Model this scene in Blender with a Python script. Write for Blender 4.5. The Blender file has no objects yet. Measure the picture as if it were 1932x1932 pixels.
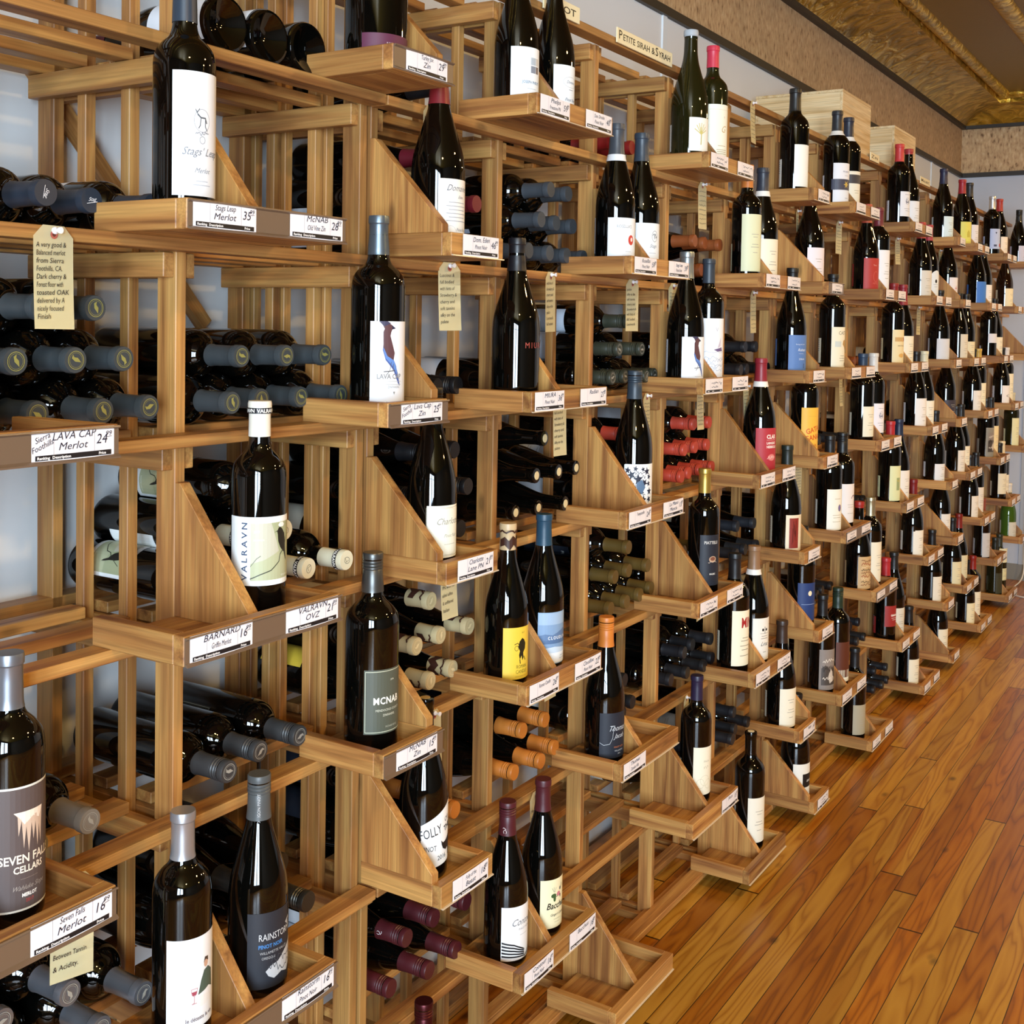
import bpy, bmesh, math, random
from mathutils import Matrix, Vector
random.seed(7)
R = math.radians
S = bpy.context.scene
C = S.collection

# ------------------------------------------------------------------ camera
cam_d = bpy.data.cameras.new('camera'); cam = bpy.data.objects.new('camera', cam_d); C.objects.link(cam)
FW = Vector((0.84694251, 0.53030077, -0.03833381)); RT = Vector((0.53117855, -0.84707906, 0.01750473))
UP = Vector((0.02318899, 0.03518759, 0.99911166))
H0 = 1.965                     # height of the top shelf row (row 0) above the floor
CAMP = Vector((-1.580, -1.2729, H0 - 0.4172))
m = Matrix((RT, UP, -FW)).transposed().to_4x4(); m.translation = CAMP
cam.matrix_world = m
cam_d.sensor_width = 36; cam_d.lens = 36 * 2224.0 / 1932
cam_d.shift_y = -(966 - 696.7) / 1932
cam_d.clip_start = 0.05
S.camera = cam

# ------------------------------------------------------------------ world, lights, exposure
S.view_settings.view_transform = 'Standard'; S.view_settings.look = 'None'
S.view_settings.gamma = 1; S.view_settings.use_curve_mapping = False
S.view_settings.exposure = -0.16
W = bpy.data.worlds.new('world'); S.world = W; W.use_nodes = True
bg = W.node_tree.nodes['Background']; bg.inputs[0].default_value = (0.55, 0.75, 1.0, 1); bg.inputs[1].default_value = 1.0

def lamp(name, kind, loc, power, color, rot=(0, 0, 0), size=0.1, size_y=None, spot=None, blend=.5):
    d = bpy.data.lights.new(name, kind); d.energy = power; d.color = color
    if kind == 'AREA':
        d.size = size
        if size_y: d.shape = 'RECTANGLE'; d.size_y = size_y
        else: d.shape = 'DISK'
    else: d.shadow_soft_size = size
    if kind == 'SPOT': d.spot_size = R(spot); d.spot_blend = blend
    o = bpy.data.objects.new(name, d); C.objects.link(o); o.location = loc; o.rotation_euler = rot
    return o
WX = -3.9                      # plane of the shop front behind the camera
# daylight entering through the two shop-front windows
for y, w, p in ((-2.32, .86, 285), (-3.52, 1.16, 385)):
    lamp('daylight', 'AREA', (WX - 0.10, y, 1.55), p, (0.68, 0.84, 1.0), (R(90), 0, R(-90)), w, 2.1)
# warm ceiling lamps over the aisle
LAMPS = [(-1.5, -2.3), (1.2, -2.1), (3.4, -2.0), (5.3, -1.7), (2.0, -4.2)]
for x, y in LAMPS:
    lamp('warm_ceiling_light', 'AREA', (x, y, 2.86), 44, (1.0, 0.62, 0.22), (0, 0, 0), 0.20)

# ------------------------------------------------------------------ helpers
def lin(h):
    h = h.lstrip('#'); v = [int(h[i:i + 2], 16) / 255 for i in (0, 2, 4)]
    return tuple(c / 12.92 if c <= .04045 else ((c + .055) / 1.055) ** 2.4 for c in v) + (1,)
_m = {}
def mat(hexc, rough=.6, metal=0., name=None, coat=0.):
    k = (hexc, rough, metal, coat)
    if k in _m: return _m[k]
    M = bpy.data.materials.new(name or 'paint'); M.use_nodes = True
    b = M.node_tree.nodes['Principled BSDF']
    b.inputs['Base Color'].default_value = lin(hexc); b.inputs['Roughness'].default_value = rough
    b.inputs['Metallic'].default_value = metal
    if coat: b.inputs['Coat Weight'].default_value = coat; b.inputs['Coat Roughness'].default_value = .05
    M.diffuse_color = lin(hexc)
    _m[k] = M; return M
def nodes(name):
    M = bpy.data.materials.new(name); M.use_nodes = True; nt = M.node_tree
    return M, nt, nt.nodes['Principled BSDF'], (lambda t: nt.nodes.new(t)), (lambda a, b: nt.links.new(a, b))
def ramp(nt, stops):
    r = nt.nodes.new('ShaderNodeValToRGB'); e = r.color_ramp.elements
    while len(e) < len(stops): e.new(.5)
    for i, (p, c) in enumerate(stops): e[i].position = p; e[i].color = lin(c)
    return r
def wood(name, axis, cols=('#80502a', '#aa763f', '#c29252'), rough=.5, lo=.74, hi=1.12):
    M, nt, b, N, L = nodes(name)
    tc = N('ShaderNodeTexCoord'); mp = N('ShaderNodeMapping'); oi = N('ShaderNodeObjectInfo')
    sc = [42, 42, 42]; sc[axis] = 2.2
    mp.inputs['Scale'].default_value = sc
    add = N('ShaderNodeVectorMath'); add.operation = 'ADD'
    mul = N('ShaderNodeMath'); mul.operation = 'MULTIPLY'; mul.inputs[1].default_value = 37.
    L(oi.outputs['Random'], mul.inputs[0]); L(tc.outputs['Object'], add.inputs[0]); L(mul.outputs[0], add.inputs[1])
    L(add.outputs[0], mp.inputs['Vector'])
    n = N('ShaderNodeTexNoise'); n.inputs['Scale'].default_value = 1.; n.inputs['Detail'].default_value = 5; n.inputs['Distortion'].default_value = .5
    L(mp.outputs[0], n.inputs['Vector'])
    r = ramp(nt, [(.30, cols[0]), (.46, cols[1]), (.62, cols[2])])
    L(n.outputs['Fac'], r.inputs['Fac'])
    # fine grain lines
    mp2 = N('ShaderNodeMapping'); sc2 = [330, 330, 330]; sc2[axis] = 7; mp2.inputs['Scale'].default_value = sc2
    L(add.outputs[0], mp2.inputs['Vector'])
    n2 = N('ShaderNodeTexNoise'); n2.inputs['Scale'].default_value = 1.; n2.inputs['Detail'].default_value = 2
    L(mp2.outputs[0], n2.inputs['Vector'])
    mr = N('ShaderNodeMapRange'); mr.inputs[1].default_value = .3; mr.inputs[2].default_value = .7; mr.inputs[3].default_value = .76; mr.inputs[4].default_value = 1.08
    L(n2.outputs['Fac'], mr.inputs[0])
    # tone of each piece
    mr2 = N('ShaderNodeMapRange'); mr2.inputs[3].default_value = lo; mr2.inputs[4].default_value = hi
    L(oi.outputs['Random'], mr2.inputs[0])
    mm = N('ShaderNodeMath'); mm.operation = 'MULTIPLY'; L(mr.outputs[0], mm.inputs[0]); L(mr2.outputs[0], mm.inputs[1])
    vm = N('ShaderNodeVectorMath'); vm.operation = 'SCALE'; L(r.outputs[0], vm.inputs[0]); L(mm.outputs[0], vm.inputs['Scale'])
    # knots
    mp3 = N('ShaderNodeMapping'); sc3 = [13, 13, 13]; sc3[axis] = 5; mp3.inputs['Scale'].default_value = sc3
    L(add.outputs[0], mp3.inputs['Vector'])
    v = N('ShaderNodeTexVoronoi'); v.inputs['Scale'].default_value = 1.; L(mp3.outputs[0], v.inputs['Vector'])
    kr = N('ShaderNodeMapRange'); kr.inputs[1].default_value = .05; kr.inputs[2].default_value = .13; kr.inputs[3].default_value = .55; kr.inputs[4].default_value = 1.
    L(v.outputs['Distance'], kr.inputs[0])
    vm2 = N('ShaderNodeVectorMath'); vm2.operation = 'SCALE'; L(vm.outputs[0], vm2.inputs[0]); L(kr.outputs[0], vm2.inputs['Scale'])
    L(vm2.outputs[0], b.inputs['Base Color'])
    b.inputs['Roughness'].default_value = rough
    bp = N('ShaderNodeBump'); bp.inputs['Strength'].default_value = .12; bp.inputs['Distance'].default_value = .002
    L(n2.outputs['Fac'], bp.inputs['Height']); L(bp.outputs[0], b.inputs['Normal'])
    return M
WD = [wood('redwood_along_%s' % 'xyz'[i], i) for i in range(3)]
CRATE = wood('pale_pine', 0, ('#c9a56c', '#e0c493', '#ead3a6'), .6, .95, 1.05)
def glass(name, hexc, spec=.5):
    M, nt, b, N, L = nodes(name)
    b.inputs['Base Color'].default_value = lin(hexc); b.inputs['Roughness'].default_value = .03
    b.inputs['IOR'].default_value = 1.52; b.inputs['Specular IOR Level'].default_value = spec
    return M
GL = dict(black=glass('dark_bottle_glass', '#050504', .5), olive=glass('olive_bottle_glass', '#1c1c0a', .5), green=glass('green_bottle_glass', '#3c5a1c', .5), amber=glass('brown_bottle_glass', '#1c0e07', .5))

def bx(bm, x0, x1, y0, y1, z0, z1, mi=0):
    vs = [bm.verts.new((x, y, z)) for z in (z0, z1) for y in (y0, y1) for x in (x0, x1)]
    for q in ((0, 2, 3, 1), (4, 5, 7, 6), (0, 1, 5, 4), (2, 6, 7, 3), (0, 4, 6, 2), (1, 3, 7, 5)):
        f = bm.faces.new([vs[i] for i in q]); f.material_index = mi
def fin(bm, name, mats, smooth=False, bevel=0.):
    if bevel:
        bmesh.ops.bevel(bm, geom=list(bm.edges), offset=bevel, segments=1, affect='EDGES', profile=.5)
    me = bpy.data.meshes.new(name); bm.to_mesh(me); bm.free()
    for x in (mats if isinstance(mats, (list, tuple)) else [mats]): me.materials.append(x)
    if smooth:
        me.shade_smooth(); me.set_sharp_from_angle(angle=R(38))
    return me
def boxmesh(name, dims, m, bevel=.0012):
    bm = bmesh.new(); bx(bm, *dims); return fin(bm, name, m, bevel=bevel)
def ob(name, me, parent=None, loc=(0, 0, 0), rot=None):
    o = bpy.data.objects.new(name, me); C.objects.link(o); o.location = loc
    if rot is not None: o.rotation_euler = rot
    if parent is not None: o.parent = parent
    return o
def tag(o, label=None, cat=None, group=None, kind=None):
    if label: o['label'] = label
    if cat: o['category'] = cat
    if group: o['group'] = group
    if kind: o['kind'] = kind
    return o
def thing(name, loc, label, cat, group=None, rot=None):
    o = bpy.data.objects.new(name, None); o.empty_display_size = .03; C.objects.link(o); o.location = loc
    if rot is not None: o.rotation_euler = rot
    return tag(o, label, cat, group)

# text as flat geometry
_font = {}
def text_geo(s, size, shear=0., align='CENTER', bold=0., spacing=1.):
    k = (s, size, shear, align, bold, spacing)
    if k not in _font:
        cu = bpy.data.curves.new('t', 'FONT'); cu.body = s; cu.size = size; cu.shear = shear; cu.align_x = align
        cu.resolution_u = 2; cu.offset = bold; cu.space_character = spacing; cu.space_line = .85
        o = bpy.data.objects.new('t', cu); me = bpy.data.meshes.new_from_object(o)
        _font[k] = ([tuple(v.co[:2]) for v in me.vertices], [tuple(p.vertices) for p in me.polygons])
        bpy.data.objects.remove(o); bpy.data.curves.remove(cu); bpy.data.meshes.remove(me)
    return _font[k]
def design(name, elems, wrap=None, off=.00045, sx=1., sy=1., curl=None, bulge=None):
    """flat printed elements (x right, y up, metres) -> one mesh; wrap=(radius) rolls it round a vertical cylinder facing -Y."""
    bm = bmesh.new(); mats = []; lay = off
    for e in elems:
        kind, col = e[0], e[1]; rough = .5; metal = 0
        if col.startswith('!'): col = col[1:]; metal = .8; rough = .35
        mm = mat(col, rough, metal, 'print')
        if mm not in mats: mats.append(mm)
        mi = mats.index(mm); V = []; F = []
        if kind == 'rect': x0, y0, x1, y1 = e[2:6]; V = [(x0, y0), (x1, y0), (x1, y1), (x0, y1)]; F = [(0, 1, 2, 3)]
        elif kind == 'poly': V = list(e[2]); F = [tuple(range(len(V)))]
        elif kind == 'ell':
            cx, cy, rx, ry = e[2:6]; n = 20; V = [(cx + rx * math.cos(6.2832 * i / n), cy + ry * math.sin(6.2832 * i / n)) for i in range(n)]; F = [tuple(range(n))]
        elif kind == 'ring':
            cx, cy, rx, ry, w = e[2:7]; n = 22
            V = [(cx + (rx - q) * math.cos(6.2832 * i / n), cy + (ry - q) * math.sin(6.2832 * i / n)) for q in (0, w) for i in range(n)]
            F = [(i, (i + 1) % n, n + (i + 1) % n, n + i) for i in range(n)]
        elif kind == 'line':
            pts, w = e[2], e[3]
            for i in range(len(pts) - 1):
                a = Vector(pts[i]); b = Vector(pts[i + 1]); d = (b - a)
                if d.length < 1e-7: continue
                nrm = Vector((-d.y, d.x)).normalized() * w / 2; d = d.normalized() * w * .3; k = len(V)
                V += [tuple(a - d - nrm), tuple(b + d - nrm), tuple(b + d + nrm), tuple(a - d + nrm)]; F.append((k, k + 1, k + 2, k + 3))
        elif kind == 'text':
            s, x, y, size = e[2:6]; o = e[6] if len(e) > 6 else {}
            v, F = text_geo(s, size, o.get('shear', 0.), o.get('align', 'CENTER'), o.get('bold', 0.), o.get('sp', 1.))
            a = R(o.get('rot', 0)); tx_ = o.get('sx', 1.)
            V = [(x + p[0] * tx_ * math.cos(a) - p[1] * math.sin(a), y + p[0] * tx_ * math.sin(a) + p[1] * math.cos(a)) for p in v]
        vs = [bm.verts.new((p[0] * sx, p[1] * sy, lay)) for p in V]
        for f in F:
            try: g = bm.faces.new([vs[i] for i in f]); g.material_index = mi
            except ValueError: pass
        lay += .00004
    if wrap or bulge:
        xs = [v.co.x for v in bm.verts]; st = .0055; k = math.floor(min(xs) / st) + 1
        while k * st < max(xs):
            g = list(bm.verts) + list(bm.edges) + list(bm.faces)
            bmesh.ops.bisect_plane(bm, geom=g, plane_co=(k * st, 0, 0), plane_no=(1, 0, 0), dist=1e-7); k += 1
    if wrap:
        for v in bm.verts:
            r = wrap + v.co.z; a = -math.pi / 2 + v.co.x / wrap
            v.co = (r * math.cos(a), r * math.sin(a), v.co.y)
    else:
        for v in bm.verts: v.co = (v.co.x, -v.co.z - (curl[0] * (v.co.y / curl[1]) ** 2 if curl else 0) - (.0012 * (1 - (2 * v.co.x / bulge) ** 2) if bulge else 0), v.co.y)
    return fin(bm, name, mats or [mat('#000000')])

def lathe(name, prof, m, n=36, cap=True):
    bm = bmesh.new(); rings = []
    for r, z in prof:
        rings.append([bm.verts.new((r * math.cos(2 * math.pi * i / n), r * math.sin(2 * math.pi * i / n), z)) for i in range(n)] if r > 1e-5 else [bm.verts.new((0, 0, z))])
    for a, b in zip(rings, rings[1:]):
        for i in range(n):
            j = (i + 1) % n
            if len(a) == 1 and len(b) == 1: continue
            if len(a) == 1: bm.faces.new((a[0], b[j], b[i]))
            elif len(b) == 1: bm.faces.new((a[i], a[j], b[0]))
            else: bm.faces.new((a[i], a[j], b[j], b[i]))
    return fin(bm, name, m, smooth=True)
def smoothprof(pts, k=4):
    out = []
    for i in range(len(pts) - 1):
        p0 = pts[max(i - 1, 0)]; p1 = pts[i]; p2 = pts[i + 1]; p3 = pts[min(i + 2, len(pts) - 1)]
        for s in range(k):
            t = s / k
            out.append(tuple(.5 * ((2 * p1[c]) + (-p0[c] + p2[c]) * t + (2 * p0[c] - 5 * p1[c] + 4 * p2[c] - p3[c]) * t * t + (-p0[c] + 3 * p1[c] - 3 * p2[c] + p3[c]) * t ** 3) for c in (0, 1)))
    return out + [pts[-1]]
# bottle kinds: body radius, profile, top of label zone
def kind(r, H, bh, typ, neck=.0148):
    if typ == 'B': f = [(1, 0), (.993, .11), (.92, .225), (.73, .32), (.505, .40), (.405, .50), (.385, .62)]; L = H - .078 - bh if 0 else .115
    else: f = [(1, 0), (.988, .115), (.925, .27), (.77, .45), (.59, .63), (.44, .795), (.375, .925), (.362, 1.)]; L = H - .042 - bh
    pts = [(max(a * r, neck + .0003), bh + b * L) for a, b in f]
    return dict(r=r, sh=smoothprof(pts), neck=neck, H=H, body=bh)
KIND = {'B': kind(.0390, .304, .188, 'B'), 'W': kind(.0435, .318, .196, 'B'), 'T': kind(.0400, .325, .200, 'B'),
        'U': kind(.0425, .308, .124, 'U'), 'V': kind(.0460, .312, .128, 'U'), 'M': kind(.0500, .375, .160, 'U', .0165)}
_bm = {}
def bottle_mesh(kind, g):
    k = (kind, g)
    if k not in _bm:
        K = KIND[kind]; r = K['r']; n = K['neck']; H = K['H']
        prof = [(0, .018), (r * .35, .014), (r * .72, .003), (r * .84, 0), (r * .94, .0015), (r * .992, .006), (r, .012)] + K['sh'] + \
               [(n, H - .022), (n + .0006, H - .0125), (n + .0014, H - .011), (n + .0014, H - .003), (n + .0006, H - .0005), (n * .62, H), (n * .62, H - .004), (0, H - .004)]
        _bm[k] = lathe('bottle_glass', prof, GL[g], 40)
    return _bm[k]
_cap = {}
def cap_mesh(kind, style, col, length=None):
    k = (kind, style, col, length)
    if k not in _cap:
        K = KIND[kind]; n = K['neck']; H = K['H']; metal = 0.; rough = .42; c = col
        if col.startswith('!'): c = col[1:]; metal = .75; rough = .36
        z0 = H - (length or .062); G_ = K['sh'] + [(n, H - .022)]; lead = []
        for (ra, za), (rb, zb) in zip(G_, G_[1:]):
            if za < z0 <= zb: lead.append((ra + (rb - ra) * (z0 - za) / (zb - za) + .0006, z0))
            if zb > z0 and zb < H - .032: lead.append((rb + .0006, zb))
        if not lead: lead = [(n + .0006, z0)]
        mm = mat(c, rough, metal, 'capsule')
        if style == 'foil':
            prof = lead + [(n + .0006, max(z0 + .002, H - .030)), (n + .0006, H - .0140), (n + .0011, H - .0125), (n + .0020, H - .0115), (n + .0021, H - .0030), (n + .0012, H + .0004), (0, H + .0006)]
        elif style == 'screw':
            prof = [(r_ + .0005, z_) for r_, z_ in lead] + [(n + .0012, H - .027)]
            for i in range(4): z = H - .026 + i * .0052; prof += [(n + .0006, z), (n + .0019, z + .0014), (n + .0019, z + .0038)]
            prof += [(n + .0019, H - .001), (n + .0009, H + .0008), (0, H + .0008)]
        else:  # cork
            z0 = H - .0045; prof = [(n * .60, z0), (n * .60, H + .0006), (0, H + .0008)]
        _cap[k] = lathe('capsule', prof, mm, 28)
    return _cap[k]
_lab = {}
def label_mesh(kind, col, w, h, zc, shape='rect'):
    k = (kind, col, w, h, zc, shape)
    if k not in _lab:
        bm = bmesh.new(); r = KIND[kind]['r'] + .00025; n = max(6, int(w / .004)); mm = mat(col, .55, 0, 'label_paper')
        rows = [0, 1] if shape != 'torn' else [0, 1]
        V = []
        for j in rows:
            L = []
            for i in range(n + 1):
                u = -.5 + i / n; z = (j - .5) * h
                if shape == 'torn' and j == 0: z += .0012 * math.sin(i * 2.1)
                if shape == 'shield' and j == 0: z -= .012 * (1 - abs(u) * 2)
                if shape == 'slant': z += (.010 * u if j == 0 else .042 * u)
                if shape == 'oval': z = (j - .5) * h * math.sqrt(max(.02, 1 - 4 * u * u))
                a = -math.pi / 2 + u * w / r
                L.append(bm.verts.new((r * math.cos(a), r * math.sin(a), z)))
            V.append(L)
        for i in range(n): bm.faces.new((V[0][i], V[0][i + 1], V[1][i + 1], V[1][i]))
        _lab[k] = fin(bm, 'label_paper', mm, smooth=False)
        _lab[k].shade_smooth()
    return _lab[k]
def band_mesh(kind, col, L=.062):
    k = ('band', kind, col, L)
    if k not in _cap:
        K = KIND[kind]; H = K['H']; G_ = K['sh'] + [(K['neck'], H)]; zs = [H - L - .0125, H - L - .006, H - L + .0015]; pr = []
        for z in zs:
            for (ra, za), (rb, zb) in zip(G_, G_[1:]):
                if za <= z <= zb and zb > za: pr.append((ra + (rb - ra) * (z - za) / (zb - za) + .0013, z)); break
        _cap[k] = lathe('neck_band', pr, mat(col, .5, 0, 'paper_band'), 28)
    return _cap[k]
SHIFT = dict(valravn=0, seven=0, mcnab=0, cloud=0, contour=0, stars=0, amarone=0, darktop=0)
_des = {}
LSX, LSY = 1.08, 1.24
def dmesh(key, elems, wrap):
    if key not in _des: _des[key] = design('label_print', elems, wrap, sx=LSX, sy=LSY) if key[0] != 'cap' else design('label_print', elems, wrap)
    return _des[key]

def build_bottle(spec, root):
    """spec: kind, glass, cap=(style,col,len), band=(col,za,zb,text), label=(col,w,h,zc,shape), art=key, back=bool"""
    k = spec.get('kind', 'B')
    ob('bottle_glass', bottle_mesh(k, spec.get('glass', 'black')), root)
    if spec.get('cap'):
        c = spec['cap']; o = ob('cork' if c[0] == 'cork' else 'capsule', cap_mesh(k, *c), root)
        if spec.get('capart'):
            ob('capsule_mark', dmesh(('cap', k, spec['capart'][0]), spec['capart'][1], KIND[k]['neck'] + .0022), o, (0, 0, KIND[k]['H'] - .05))
        if spec.get('capend'):
            e = ob('capsule_emblem', emblem(spec['capend']), o, (0, 0, KIND[k]['H'] + .0007))
    if spec.get('band'):
        ob('neck_band', band_mesh(k, spec['band'][0], (spec['cap'][2] if len(spec['cap']) > 2 else None) or .062), root)
    for lb in ([spec['label']] if spec.get('label') else []) + spec.get('more', []):
        col, w, h, zc = lb[:4]; sh = lb[4] if len(lb) > 4 else 'rect'; dx = lb[5] if len(lb) > 5 else 0
        w *= LSX * (.92 if spec.get('bturn') else 1); h0 = h; h *= LSY; zc = max(.012, (zc - h0 / 2) * .8) + h / 2 if lb is spec.get('label') else zc * 1.1
        zc = min(zc, KIND[k]['body'] + .004 - h / 2) if k in 'UV' else zc
        o = ob('front_label', label_mesh(k, col, w, h, zc, sh), root, (0, 0, zc), (0, 0, dx / KIND[k]['r']))
        if lb is spec.get('label') and spec.get('art'):
            ob('label_print', dmesh((k, spec['art']), ART[spec['art']], KIND[k]['r']), o, (0, 0, 0), (0, 0, -SHIFT.get(spec['art'], .004) / KIND[k]['r']))
    if spec.get('art') and not spec.get('label'):
        ob('printed_lettering', dmesh((k, spec['art']), ART[spec['art']], KIND[k]['r']), root, (0, 0, spec.get('az', .07)))
    if spec.get('back', True):
        col = spec['label'][0] if spec.get('label') else '#e8e6e0'
        if col in ('#1d2430', '#23262e', '#41403a', '#51544a', '#574b49'): col = '#d9d9d2'
        bh = min(.075, spec['label'][2] if spec.get('label') else .07)
        o = ob('back_label', label_mesh(k, col, .055, bh, .07), root, (0, 0, .035 + bh / 2), (0, 0, math.pi + spec.get('bturn', 0)))
        ob('back_print', dmesh((k, 'back'), ART['back'], KIND[k]['r']), o)
_emb = {}
def emblem(kind):
    if kind in _emb: return _emb[kind]
    col = {'gold': '#8f8a4a', 'white': '#e8e8ea', 'dark': '#5a5648', 'silver': '#9a968c', 'cork': '#d8c79a'}[kind]
    el = [('ring', col, 0, 0, .0118, .0118, .0009)]
    if kind == 'white': el = [('text', col, 'Stag', 0, -.001, .007, dict(shear=.5)), ('line', col, [(-.008, -.004), (.008, -.002)], .0006)]
    elif kind == 'dark': el = [('ring', col, 0, .0005, .0055, .0070, .0007), ('line', col, [(-.002, -.005), (.003, 0), (-.001, .004)], .0007)]
    else: el += [('poly', col, [(-.001, -.008), (.0035, -.002), (.003, .003), (.006, .006), (.001, .0065), (-.002, .001)]), ('ring', col, 0, 0, .0095, .0095, .0004)]
    me = design('capsule_emblem', el)
    for v in me.vertices: x, y, z = v.co; v.co = (x, z, -y)
    _emb[kind] = me; return me

# ------------------------------------------------------------------ label artwork (metres, origin at label centre)
def scr(x0, x1, y, amp, seed, n=14):
    rr = random.Random(seed); return [(x0 + (x1 - x0) * i / n, y + amp * (rr.random() - .5) * 2) for i in range(n + 1)]
def tl(col, ys, w=.03, x=0, h=.0012): return [('rect', col, x - w / 2 * q, y, x + w / 2 * q, y + h) for y, q in ys]
G3 = '#77777a'; K = '#16161a'
def bird(dx, dy, s=1.):
    f = lambda P: [(dx + x * s, dy + y * s) for x, y in P]
    return [('poly', '#4a5f9e', f([(.0035, -.004), (.008, -.013), (.013, -.024), (.0165, -.036), (.013, -.033), (.006, -.020), (-.004, -.010), (-.0075, .000), (-.0065, .008)])),
            ('poly', '#5f86c8', f([(.004, -.006), (.010, -.016), (.012, -.025), (.005, -.016), (-.004, -.008), (-.0068, .002)])),
            ('poly', '#5b3c40', f([(-.0070, .014), (-.0068, .003), (-.002, -.006), (.006, -.010), (.0075, -.003), (.004, .007), (.0015, .014), (.0025, .018), (.0045, .0215), (.003, .025), (-.002, .0275), (-.009, .0285), (-.012, .0285), (-.0075, .0245), (-.0055, .021), (-.007, .018)])),
            ('poly', '#2c2f48', f([(.003, .025), (.0085, .0215), (.004, .0205)])), ('poly', '#3c3a55', f([(-.012, .0285), (-.002, .0285), (.002, .0265), (-.006, .0235)])),
            ('line', '#5a5550', f([(.003, -.012), (.001, -.021)]), .0007), ('line', '#5a5550', f([(.006, -.014), (.005, -.021)]), .0007),
            ('line', '#4a4540', f([(-.006, -.0215), (.008, -.0205)]), .0010), ('line', '#4a4540', f([(0, -.0215), (-.003, -.025)]), .0008)]
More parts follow.
